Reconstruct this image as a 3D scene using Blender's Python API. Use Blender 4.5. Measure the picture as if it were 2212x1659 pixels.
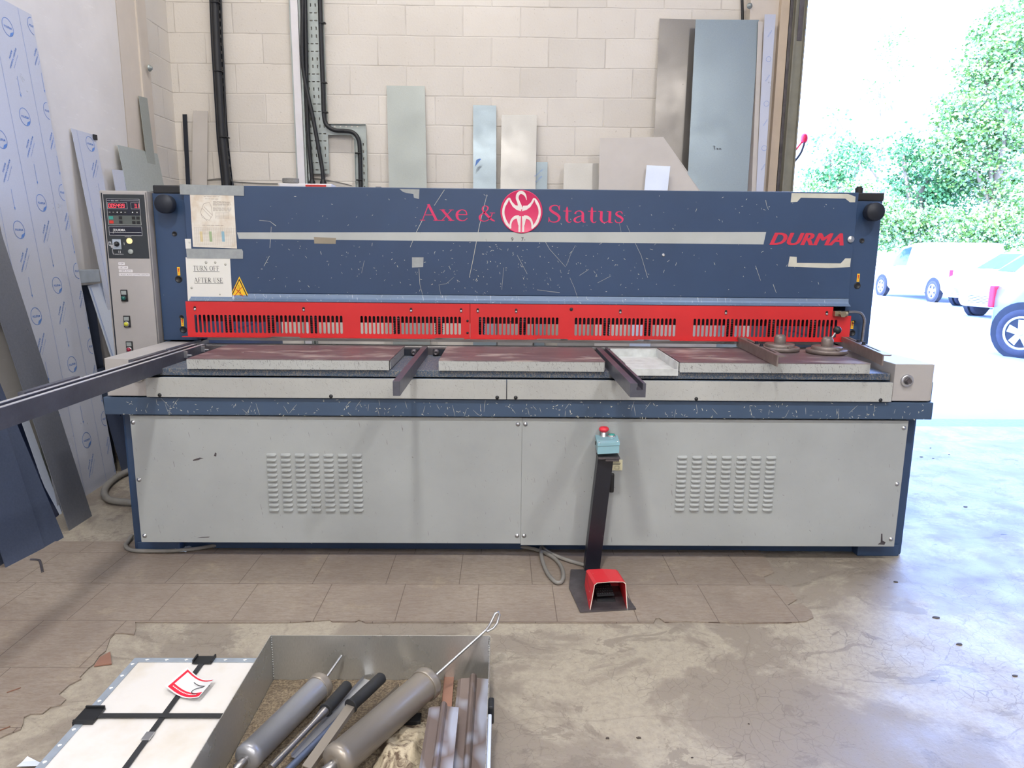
import bpy, bmesh, math, random
from mathutils import Vector, Matrix
random.seed(7)
for o in list(bpy.data.objects): bpy.data.objects.remove(o, do_unlink=True)
S = bpy.context.scene
COL = S.collection
PI = math.pi

# ------------------------------------------------------------------ camera
F = 1528.0; H = 1.35; PITCH = math.radians(10.653); YAW = .014; ROLL = .0096
RC = Matrix.Rotation(-YAW, 3, 'Z') @ Matrix.Rotation(PI/2-PITCH, 3, 'X') @ Matrix.Rotation(ROLL, 3, 'Z')
cd = bpy.data.cameras.new('camera'); cam = bpy.data.objects.new('camera', cd); COL.objects.link(cam)
cd.sensor_width = 36; cd.lens = F/2212*36; cd.clip_start = .02; cd.clip_end = 300
cam.matrix_world = Matrix.Translation((0, 0, H)) @ RC.to_4x4()
S.camera = cam

# ------------------------------------------------------------------ world, sun, lamps, exposure
S.view_settings.view_transform = 'Standard'; S.view_settings.look = 'None'
S.view_settings.gamma = 1; S.view_settings.use_curve_mapping = False
S.view_settings.exposure = 0.0
W = bpy.data.worlds.new('world'); S.world = W; W.use_nodes = True
wn = W.node_tree.nodes; wl = W.node_tree.links
bg = wn['Background']
tc = wn.new('ShaderNodeTexCoord'); sp = wn.new('ShaderNodeSeparateXYZ'); rp = wn.new('ShaderNodeValToRGB')
wl.new(tc.outputs['Generated'], sp.inputs[0]); wl.new(sp.outputs['Z'], rp.inputs[0])
rp.color_ramp.elements[0].position = 0.0; rp.color_ramp.elements[0].color = (.39, .57, 1, 1)
rp.color_ramp.elements[1].position = .6; rp.color_ramp.elements[1].color = (.26, .42, 1, 1)
wl.new(rp.outputs[0], bg.inputs['Color']); bg.inputs['Strength'].default_value = 15
def light(name, kind, loc, rot, energy, color, size=None, size_y=None, angle=None):
    d = bpy.data.lights.new(name, kind); d.energy = energy; d.color = color
    if size:
        d.size = size
        if size_y: d.shape = 'RECTANGLE'; d.size_y = size_y
        else: d.shape = 'DISK'
    if angle: d.angle = angle
    o = bpy.data.objects.new(name, d); COL.objects.link(o); o.location = loc; o.rotation_euler = rot
    return o
def dir_rot(d): return Vector(d).to_track_quat('-Z', 'Y').to_euler()
light('sun', 'SUN', (0, 0, 20), dir_rot((.35, .55, -.8)), 14.0, (1, .98, .94), angle=.009)
WARM = (1, .965, .925)
light('high_bay_lamp_near', 'AREA', (-.38, -.55, 5.2), (0, 0, 0), 170, WARM, .34)
light('high_bay_lamp_right', 'AREA', (2.45, -.5, 5.2), (0, 0, 0), 125, WARM, .34)
light('fill_lamp_left', 'AREA', (-1.6, -3.2, 5.3), (0, 0, 0), 150, WARM, 1.5, .3)  # unseen fill lamp added behind the camera to lift the shade
light('fill_lamp_right', 'AREA', (3.4, -4.0, 5.3), (0, 0, 0), 130, WARM, 1.5, .3)  # second added fill behind the camera, no fixture in view
light('fill_lamp_back', 'AREA', (-.6, 3.9, 5.35), (0, 0, 0), 85, WARM, 2.4, .3)  # added fill above the machine, brightens the back wall
light('fill_lamp_far', 'AREA', (.5, -7.0, 5.3), (0, 0, 0), 160, WARM, 2.4, .3)  # added soft fill at the far end, an unseen source

# ------------------------------------------------------------------ pixel rays used to measure the place (plane at a known depth / height / side)
def ray(x, y): return RC @ Vector(((x-1106)/F, (829.5-y)/F, -1.0))
def aY(x, y, Y):
    d = ray(x, y); t = Y/d.y; return Vector((d.x*t, Y, H+d.z*t))
def aZ(x, y, Z=0.0):
    d = ray(x, y); t = (Z-H)/d.z; return Vector((d.x*t, d.y*t, Z))
def aX(x, y, X):
    d = ray(x, y); t = X/d.x; return Vector((X, d.y*t, H+d.z*t))

# ------------------------------------------------------------------ materials
def C(r, g, b):
    f = lambda v: ((v/255+.055)/1.055)**2.4 if v > 10 else v/255/12.92
    return (f(r), f(g), f(b), 1)
class NT:
    def __init__(s, name):
        s.m = bpy.data.materials.new(name); s.m.use_nodes = True
        s.t = s.m.node_tree; s.n = s.t.nodes; s.b = s.n['Principled BSDF']
        s.tc = s.n.new('ShaderNodeTexCoord'); s.obj = s.tc.outputs['Object']
    def l(s, a, b): s.t.links.new(a, b)
    def new(s, ty, **kw):
        o = s.n.new(ty)
        for k, v in kw.items():
            if k in o.inputs: o.inputs[k].default_value = v
            else: setattr(o, k, v)
        return o
    def mapping(s, scale=(1, 1, 1), rot=(0, 0, 0), loc=(0, 0, 0)):
        m = s.new('ShaderNodeMapping'); m.inputs['Scale'].default_value = scale; m.inputs['Rotation'].default_value = rot
        m.inputs['Location'].default_value = loc; s.l(s.obj, m.inputs['Vector']); return m.outputs[0]
    def noise(s, scale, detail=3, rough=.55, vec=None, dist=0):
        o = s.new('ShaderNodeTexNoise', Scale=scale, Detail=detail, Roughness=rough, Distortion=dist)
        s.l(vec or s.obj, o.inputs['Vector']); return o.outputs['Fac']
    def ramp(s, v, p0, p1, c0=(0, 0, 0, 1), c1=(1, 1, 1, 1)):
        r = s.new('ShaderNodeValToRGB'); e = r.color_ramp.elements
        e[0].position = p0; e[1].position = p1; e[0].color = c0; e[1].color = c1
        s.l(v, r.inputs[0]); return r.outputs[0]
    def mix(s, f, a, b, mode='MIX'):
        o = s.new('ShaderNodeMix', data_type='RGBA', blend_type=mode)
        for i, v in ((0, f), (6, a), (7, b)):
            if isinstance(v, (int, float)): o.inputs[i].default_value = v
            elif isinstance(v, tuple): o.inputs[i].default_value = v
            else: s.l(v, o.inputs[i])
        return o.outputs[2]
    def math(s, op, a, b=0.0):
        o = s.new('ShaderNodeMath', operation=op)
        for i, v in ((0, a), (1, b)):
            if isinstance(v, (int, float)): o.inputs[i].default_value = v
            else: s.l(v, o.inputs[i])
        return o.outputs[0]
    def bump(s, h, strength=.2, dist=.01):
        o = s.new('ShaderNodeBump', Strength=strength, Distance=dist); s.l(h, o.inputs['Height']); s.l(o.outputs[0], s.b.inputs['Normal'])
    def base(s, v):
        if isinstance(v, tuple): s.b.inputs['Base Color'].default_value = v
        else: s.l(v, s.b.inputs['Base Color'])
    def set(s, rough=.5, metal=0.0, spec=None):
        if isinstance(rough, (int, float)): s.b.inputs['Roughness'].default_value = rough
        else: s.l(rough, s.b.inputs['Roughness'])
        s.b.inputs['Metallic'].default_value = metal
        if spec is not None: s.b.inputs['Specular IOR Level'].default_value = spec
def sc(c, k): return (min(c[0]*k, 1), min(c[1]*k, 1), min(c[2]*k, 1), 1)
def mk(name, col, rough=.5, metal=0.0, var=.12, scale=6, bump=0.0, bscale=60, spec=None, stretch=None):
    n = NT(name); vec = n.mapping(stretch) if stretch else None
    f = n.noise(scale, 5, .6, vec)
    n.base(n.mix(n.ramp(f, .3, .7), sc(col, 1-var), sc(col, 1+var))); n.set(rough, metal, spec)
    if bump: n.bump(n.noise(bscale, 3, .6, vec), bump, .004)
    return n.m
def flecks(n, scale, lo, hi, rot=.5, stretch=6):
    m_ = n.new('ShaderNodeMapping', vector_type='TEXTURE'); m_.inputs['Rotation'].default_value = (0, rot, 0); m_.inputs['Scale'].default_value = (1, 1, 1/stretch); n.l(n.obj, m_.inputs['Vector']); v = m_.outputs[0]; a = n.noise(scale, 2, .5, v)
    return n.ramp(a, lo, hi)
def worn(name, col, chip, rough=.45, amount=.70, metal=0.0, fine=30, spec=None, edge=.03, stretch=3, var=.1):
    """paint with marks worn through it: scratches in three directions and smudges"""
    n = NT(name)
    base = n.mix(n.ramp(n.noise(2.2, 5, .6), .3, .7), sc(col, 1-var), sc(col, 1+var))
    m1 = flecks(n, fine, amount, amount+edge, .6, stretch)
    m2 = flecks(n, fine*1.4, amount+.02, amount+.02+edge, -.9, stretch)
    m3 = flecks(n, fine*.5, amount, amount+edge, 1.4, stretch*3)
    f = n.math('MAXIMUM', n.math('MAXIMUM', m1, m2), m3)
    n.base(n.mix(f, base, chip)); n.set(rough, metal, spec)
    n.bump(n.noise(180, 2, .5), .05, .002)
    return n.m
M = {}
M['blue'] = worn('blue_hammered_paint', C(48, 70, 102), C(190, 192, 186), .38, .80, fine=34, edge=.02)
M['blue_apron'] = worn('blue_scuffed_paint', C(60, 80, 106), C(185, 185, 175), .42, .755, fine=26, edge=.02)
M['blue_worn'] = worn('blue_worn_to_metal', C(62, 80, 102), C(132, 126, 118), .5, .575, fine=85, edge=.06, stretch=4)
M['grey_panel'] = worn('grey_enamel', C(158, 163, 164), C(112, 110, 108), .45, .735, fine=40, edge=.03, stretch=5)
M['grey_strip'] = worn('grey_enamel_scratched', C(168, 170, 168), C(118, 114, 108), .45, .68, fine=70, edge=.05, stretch=8)
M['grey_lip'] = worn('pale_scratched_lip', C(168, 171, 170), C(74, 74, 70), .45, .66, fine=75, edge=.04, stretch=6)
M['grey_cab'] = worn('warm_grey_enamel', C(166, 163, 162), C(120, 114, 108), .5, .79, fine=20, edge=.04)
M['red'] = worn('red_enamel', C(200, 38, 42), C(120, 26, 28), .42, .80, fine=20, edge=.03)
M['red_ped'] = worn('red_chipped_paint', C(196, 38, 48), C(220, 190, 180), .42, .745, fine=30, edge=.02)
M['dark'] = mk('dark_painted_steel', C(30, 36, 48), .5, .2, .3)
M['black'] = mk('black_plastic', C(26, 28, 32), .45, 0, .25)
M['blackpaint'] = worn('black_paint', C(22, 24, 34), C(90, 88, 84), .35, .79, fine=24)
M['panelblack'] = mk('charcoal_fascia', C(42, 48, 54), .4, 0, .08)
M['navy'] = mk('navy_fascia', C(16, 22, 42), .35, 0, .1)
M['steel'] = mk('bright_steel', C(190, 192, 196), .3, .9, .12, 20)
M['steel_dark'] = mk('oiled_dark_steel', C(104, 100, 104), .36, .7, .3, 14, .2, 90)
M['steel_mid'] = mk('machined_steel', C(150, 148, 148), .35, .9, .2, 10, .1, 60, None, (1, 1, 14))
M['brass'] = mk('dull_plated_brass', C(150, 140, 120), .35, .9, .25, 20)
M['rubber'] = mk('black_rubber', C(38, 40, 44), .65, 0, .2)
M['cable_black'] = mk('black_cable_sheath', C(34, 36, 40), .5, 0, .2)
M['cable_grey'] = mk('grey_cable_sheath', C(130, 128, 124), .5, 0, .2)
M['galv'] = mk('galvanised_steel', C(168, 176, 174), .45, .55, .12, 9)
M['galv_bright'] = mk('bright_zinc', C(176, 188, 202), .35, .5, .12, 12)
M['white_pl'] = mk('white_plastic', C(228, 226, 230), .4, 0, .04)
M['magenta'] = mk('magenta_vinyl', C(206, 44, 98), .4, 0, .06)
M['emb_white'] = mk('white_vinyl', C(222, 216, 214), .45, 0, .12, 40)
M['durma_red'] = mk('crimson_vinyl', C(200, 46, 70), .4, 0, .05)
M['stripe'] = worn('pale_grey_stripe', C(176, 181, 180), C(90, 90, 88), .45, .765, fine=36)
M['chip'] = mk('bare_primer', C(196, 196, 184), .6, 0, .15)
M['tape'] = mk('grey_duct_tape', C(150, 156, 158), .45, 0, .1, 30, .3, 20)
M['ink'] = mk('dark_ink', C(34, 34, 40), .6)
M['ink_grey'] = mk('faded_ink', C(150, 140, 130), .7)
M['ink_blue'] = mk('blue_film_ink', C(92, 134, 202), .5)
M['white_ink'] = mk('white_ink', C(225, 228, 230), .5)
M['yellow'] = mk('yellow_sticker', C(240, 192, 40), .45, 0, .05)
M['sticker_red'] = mk('red_sticker', C(205, 50, 40), .5)
M['cream_plate'] = mk('cream_plate', C(206, 202, 170), .5)
M['white_panel'] = None
M['tyre'] = mk('tyre_rubber', C(60, 62, 74), .8, 0, .2)
M['alloy'] = mk('alloy_rim', C(225, 228, 235), .3, .3)
M['car_white'] = mk('white_car_paint', C(236, 240, 246), .18, 0, .02)
M['car_silver'] = mk('pale_blue_silver_car_paint', C(120, 140, 158), .22, .4, .03)
M['car_glass'] = mk('car_window_glass', C(40, 66, 76), .08, 0, .3, 3)
M['tail'] = mk('red_tail_lamp', C(220, 30, 60), .3)
M['copper'] = mk('copper_brown_strip', C(150, 112, 96), .5, .3, .12)
M['bark'] = mk('pale_bark', C(150, 130, 110), .9)
def emis(name, col, k):
    n = NT(name); n.base((0.01, 0.01, 0.01, 1)); n.b.inputs['Emission Color'].default_value = col
    n.b.inputs['Emission Strength'].default_value = k; return n.m
M['led'] = emis('red_led_segments', (1, .05, .07, 1), 3.2)
M['lamp_yellow'] = emis('lit_yellow_lamp', (1, .78, .38, 1), 1.25)
M['lens_green'] = mk('green_lens', C(20, 90, 84), .25)
M['lens_yellow'] = mk('yellow_lens', C(190, 190, 60), .25)
M['lens_red'] = mk('red_lens', C(150, 30, 60), .25)
M['btn_teal'] = mk('teal_cover', C(60, 150, 140), .4)
M['btn_red'] = mk('red_mushroom_cap', C(214, 48, 64), .45, 0, .15, 40)
M['box_blue'] = worn('pale_blue_enamel', C(136, 178, 190), C(90, 90, 90), .4, .775, fine=30)

def block_wall():
    n = NT('cream_painted_blockwork')
    s = n.new('ShaderNodeSeparateXYZ'); n.l(n.obj, s.inputs[0])
    c = n.new('ShaderNodeCombineXYZ'); n.l(n.math('ADD', s.outputs[0], n.math('MULTIPLY', s.outputs[1], 1.0)), c.inputs[0]); n.l(s.outputs[2], c.inputs[1])
    wob = n.new('ShaderNodeTexNoise', Scale=2.5, Detail=2); n.l(n.obj, wob.inputs['Vector'])
    add = n.new('ShaderNodeVectorMath', operation='MULTIPLY_ADD'); n.l(wob.outputs['Color'], add.inputs[0]); add.inputs[1].default_value = (.014, .014, 0)
    n.l(c.outputs[0], add.inputs[2])
    mp = n.new('ShaderNodeMapping'); mp.inputs['Location'].default_value = (BX, BZ, 0); n.l(add.outputs[0], mp.inputs['Vector'])
    b = n.new('ShaderNodeTexBrick', Scale=1.0, offset=.5, squash=1.0)
    b.inputs['Brick Width'].default_value = .448; b.inputs['Row Height'].default_value = .2215
    b.inputs['Mortar Size'].default_value = .006; b.inputs['Mortar Smooth'].default_value = .6; b.inputs['Bias'].default_value = 0
    b.inputs['Color1'].default_value = (.9, .9, .9, 1); b.inputs['Color2'].default_value = (1, 1, 1, 1); b.inputs['Mortar'].default_value = (.93, .93, .93, 1)
    n.l(mp.outputs[0], b.inputs['Vector'])
    big = n.mix(n.ramp(n.noise(1.3, 4), .3, .7), C(224, 217, 207), C(234, 228, 219))
    col = n.mix(1.0, big, b.outputs['Color'], 'MULTIPLY')
    thin = n.math('MULTIPLY', n.ramp(b.outputs['Fac'], .5, .95), n.ramp(n.noise(3.1, 3), .46, .62))
    col = n.mix(n.math('MULTIPLY', thin, .3), col, C(140, 126, 114))
    pits = n.ramp(n.noise(55, 3, .7), .66, .72)
    col = n.mix(n.math('MULTIPLY', pits, .4), col, C(150, 140, 124))
    holes = n.ramp(n.noise(7, 1, .4), .80, .82); col = n.mix(holes, col, C(70, 62, 56))
    n.base(col); n.set(.6, 0, .3)
    h = n.math('ADD', n.math('MULTIPLY', b.outputs['Fac'], -1.0), n.math('MULTIPLY', n.noise(60, 4, .7), .5))
    n.bump(h, .5, .006)
    return n.m
_j = aY(817, 100, 5.95); _r = aY(817, 268, 5.95)
# joint phases: row boundary at z=_r.z ; vertical joint at x=_j.x in the row above
BX = -(_j.x+5.95) % .448; BZ = -_r.z % .2215
M['blockwork'] = block_wall()

def concrete(name, light_c, dark_c, crack=.6, gloss=.40):
    n = NT(name)
    a = n.noise(1.7, 9, .68, None, .5); p = n.ramp(a, .47, .53)
    col = n.mix(n.math('MULTIPLY', p, .75), light_c, dark_c)
    pat = n.ramp(n.noise(3.6, 9, .72, n.mapping((1, 1.6, 1), (0, 0, .4), (3, 1, 0)), .9), .57, .59)
    col = n.mix(n.math('MULTIPLY', pat, .6), col, sc(dark_c, .8))
    col = n.mix(n.math('MULTIPLY', n.ramp(n.noise(38, 6, .8), .42, .62), .55), col, sc(light_c, .66))
    col = n.mix(n.math('MULTIPLY', n.ramp(n.noise(90, 3, .7), .60, .68), .4), col, sc(dark_c, .6))
    mp = n.new('ShaderNodeTexNoise', Scale=5.0, Detail=4); n.l(n.obj, mp.inputs['Vector'])
    ad = n.new('ShaderNodeVectorMath', operation='MULTIPLY_ADD'); n.l(mp.outputs['Color'], ad.inputs[0]); ad.inputs[1].default_value = (.12, .12, 0); n.l(n.obj, ad.inputs[2])
    v = n.new('ShaderNodeTexVoronoi', Scale=24.0, feature='DISTANCE_TO_EDGE'); n.l(ad.outputs[0], v.inputs['Vector'])
    ck = n.ramp(v.outputs['Distance'], .0, .028, (1, 1, 1, 1), (0, 0, 0, 1))
    ck = n.math('MULTIPLY', ck, n.ramp(n.noise(2.1, 3), .42, .62))
    v2 = n.new('ShaderNodeTexVoronoi', Scale=.9, feature='DISTANCE_TO_EDGE'); n.l(ad.outputs[0], v2.inputs['Vector'])
    ck2 = n.ramp(v2.outputs['Distance'], .0, .0028, (1, 1, 1, 1), (0, 0, 0, 1))
    f = n.math('MAXIMUM', n.math('MULTIPLY', ck, crack), n.math('MULTIPLY', ck2, .22))
    col = n.mix(f, col, C(84, 76, 70))
    sp_ = n.ramp(n.noise(9, 2, .5, n.mapping((1, 2.2, 1), (0, 0, .5))), .76, .78)
    col = n.mix(sp_, col, C(66, 60, 58))
    n.base(col); n.set(n.ramp(n.noise(6, 4), .3, .7, (gloss-.08,)*3+(1,), (gloss+.16,)*3+(1,)), 0, .5)
    n.bump(n.math('ADD', n.noise(70, 4, .7), n.math('MULTIPLY', f, -.6)), .22, .003)
    return n.m
M['concrete'] = concrete('cracked_worn_concrete', C(164, 156, 142), C(126, 116, 108))
M['yard'] = mk('yard_concrete', C(164, 172, 186), .8, 0, .06, 2)
M['threshold'] = mk('threshold_concrete', C(120, 126, 134), .6, 0, .2, 30)
def tiles():
    n = NT('worn_brown_floor_tiles')
    base = n.mix(n.ramp(n.noise(2.0, 5, .6, None, .5), .35, .65), C(152, 142, 131), C(132, 121, 112))
    v = n.mapping((2.0, 9, 1)); base = n.mix(n.math('MULTIPLY', n.ramp(n.noise(9, 5, .7, v), .45, .65), .5), base, C(120, 103, 90))
    base = n.mix(n.math('MULTIPLY', n.ramp(n.noise(4.5, 8, .75), .56, .66), .4), base, C(172, 160, 138))
    base = n.mix(n.math('MULTIPLY', n.ramp(n.noise(60, 5, .75, n.mapping((1, 4, 1))), .42, .64), .4), base, C(108, 94, 84))
    base = n.mix(n.math('MULTIPLY', n.ramp(n.noise(1.5, 6, .7, n.mapping((1, 1, 1), (0, 0, 0), (5, 0, 0))), .56, .7), .4), base, C(98, 88, 80))
    b = n.new('ShaderNodeTexBrick', Scale=1.0, offset=.27); b.inputs['Brick Width'].default_value = .3; b.inputs['Row Height'].default_value = .296
    b.inputs['Mortar Size'].default_value = .0016; b.inputs['Mortar Smooth'].default_value = .2
    n.l(n.mapping((1, 1, 1), (0, 0, 0), (.09, -2.405+.296*9, 0)), b.inputs['Vector'])
    n.base(n.mix(n.math('MULTIPLY', b.outputs['Fac'], .75), base, C(78, 64, 58))); n.set(n.ramp(n.noise(5, 4), .3, .7, (.4,)*3+(1,), (.6,)*3+(1,)), 0, .45)
    n.bump(n.math('ADD', n.noise(60, 4, .7, n.mapping((1, 3, 1))), n.math('MULTIPLY', b.outputs['Fac'], -1)), .2, .003)
    return n.m
M['tiles'] = tiles()
def sheet_metal(name, col, rough=.3, metal=.85, wav=.15, grain=(1, 1, 1), var=.07):
    n = NT(name)
    g = n.noise(90, 3, .6, n.mapping(grain))
    n.base(n.mix(n.ramp(g, .3, .7), sc(col, 1-var), sc(col, 1+var)))
    n.set(n.ramp(n.noise(4, 5, .6), .3, .7, (rough-.06,)*3+(1,), (rough+.08,)*3+(1,)), metal)
    n.bump(n.math('ADD', n.noise(1.6, 2), n.math('MULTIPLY', g, .004)), wav*.6, .03)
    return n.m
M['alu'] = sheet_metal('brushed_aluminium', C(168, 166, 162), .36, .45, .2, (1, 1, 12))
M['alu_dark'] = sheet_metal('dull_brushed_steel', C(132, 128, 124), .33, .6, .25, (1, 1, 14))
M['alu_blue'] = sheet_metal('cool_galvanised_sheet', C(146, 160, 168), .36, .4, .25, (3, 1, 3))
M['zinc'] = sheet_metal('matt_zinc_sheet', C(168, 174, 170), .5, .45, .1, (3, 1, 3))
M['grey_sheet'] = mk('pale_primed_sheet', C(200, 194, 188), .55, .1, .05, 4)
M['green_sheet'] = sheet_metal('greenish_zinc_sheet', C(182, 190, 188), .42, .4, .1)
M['blue_steel'] = sheet_metal('cold_blue_steel_sheet', C(100, 112, 138), .32, .5, .2)
M['navy_sheet'] = sheet_metal('navy_lacquered_sheet', C(34, 48, 84), .3, .4, .1)
M['stop_steel'] = mk('worn_brown_grey_steel', C(122, 112, 108), .42, .35, .2, 20, .2, 90)
M['grey_steel'] = sheet_metal('mid_grey_steel_sheet', C(128, 132, 142), .32, .5, .15)  # lighter variant of the blue steel, grey reflection averaged into its colour
M['arm'] = mk('grey_blue_machined_bar', C(88, 90, 102), .34, .5, .2, 14, .15, 90)
M['polish'] = mk('polished_bright_edge', C(222, 222, 228), .22, .45, .06)
M['film'] = sheet_metal('pale_blue_protective_film', C(198, 203, 218), .32, .2, .1, (3, 1, 3), .03)
M['white_film'] = sheet_metal('white_blue_film', C(212, 222, 240), .35, .15, .1, (3, 1, 3), .03)
M['board'] = None
n = NT('white_scuffed_wall_board')
b_ = n.mix(n.ramp(n.noise(1.5, 5, .6), .3, .7), C(214, 210, 206), C(232, 228, 224))
sct = n.math('MULTIPLY', n.ramp(n.noise(14, 4, .7, n.mapping((1, .6, 3), (.6, 0, 0))), .60, .70), .28)
n.base(n.mix(sct, b_, C(244, 242, 240))); n.set(.42, 0, .5); M['board'] = n.m
M['cream_steel'] = mk('cream_painted_column', C(212, 202, 190), .45, 0, .06, 3)
M['jamb_tan'] = mk('tan_painted_jamb', C(204, 186, 164), .55, 0, .08, 5)
M['jamb_grey'] = mk('grey_green_door_guide', C(138, 136, 122), .5, .2, .15, 8)
M['ceil'] = mk('pale_ceiling_cladding', C(200, 198, 194), .7)
n = NT('stained_white_board')
f1 = n.ramp(n.noise(5, 5, .6), .5, .72); n.base(n.mix(n.math('MULTIPLY', f1, .55), C(216, 214, 212), C(196, 186, 168))); n.set(.5); M['white_panel'] = n.m
# plate tops: purple brown with pale worn spots
n = NT('purple_brown_table_top')
b_ = n.mix(n.ramp(n.noise(4, 5, .6, n.mapping((1, 3, 1))), .3, .7), C(88, 74, 80), C(108, 94, 96))
w_ = n.ramp(n.noise(3.4, 6, .62, n.mapping((1, 2.2, 1), (0, 0, 0), (3.1, 1.4, 0))), .52, .66)
n.base(n.mix(n.math('MULTIPLY', w_, .8), b_, C(172, 162, 156))); n.set(.42, .1); n.bump(n.noise(120, 3), .06, .002); M['plate_top'] = n.m
n = NT('stained_worn_paper')
n.base(n.mix(n.ramp(n.noise(9, 5, .6), .45, .75), C(226, 222, 212), C(196, 176, 150))); n.set(.6); M['paper_old'] = n.m
n = NT('spotted_laminated_paper')
n.base(n.mix(n.ramp(n.noise(22, 2, .5), .70, .76), C(226, 226, 220), C(180, 180, 172))); n.set(.35); M['paper'] = n.m
n = NT('grit_and_swarf')
n.base(n.mix(n.ramp(n.noise(150, 4, .75), .42, .62), C(96, 82, 68), C(150, 136, 112))); n.set(.7); n.bump(n.noise(90, 4, .7), .8, .01); M['grit'] = n.m
n = NT('oily_rag_cloth')
n.base(n.mix(n.ramp(n.noise(14, 5, .7, None, 1.0), .47, .58), C(184, 172, 148), C(92, 76, 62))); n.set(.75); n.bump(n.noise(40, 4), .6, .01); M['rag'] = n.m
M['bar_dirty'] = worn('grimy_bar_metal', C(136, 122, 118), C(196, 204, 226), .32, .54, metal=.55, fine=5, edge=.12, stretch=1.5)
M['gun'] = worn('dirty_gunmetal', C(152, 145, 136), C(220, 212, 202), .36, .79, metal=.5, fine=16)
M['gun2'] = worn('greasy_silver_metal', C(166, 168, 174), C(210, 206, 200), .32, .80, metal=.6, fine=16)
M['box_alu'] = sheet_metal('box_aluminium', C(182, 182, 178), .28, .65, .2, (6, 6, 1))
n = NT('leaf_green')
geo = n.new('ShaderNodeNewGeometry')
lf = n.noise(.9, 4, .6); rnd = n.new('ShaderNodeTexWhiteNoise'); rnd.noise_dimensions = '3D'
n.l(n.mapping((7, 7, 7)), rnd.inputs['Vector'])
c1 = n.mix(n.ramp(lf, .35, .65), C(74, 122, 44), C(134, 170, 84))
n.base(n.mix(n.math('MULTIPLY', n.ramp(n.noise(5, 2, .5), .5, .6), .7), c1, C(196, 216, 180))); n.set(.4, 0, .6)  # pale patches are sunlit highlights painted into the leaf colour
n.b.inputs['Transmission Weight'].default_value = 0.0
M['leaf'] = n.m
M['leaf2'] = mk('leaf_blue_green', C(92, 146, 84), .4, 0, .5, 4, spec=.6)

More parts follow.
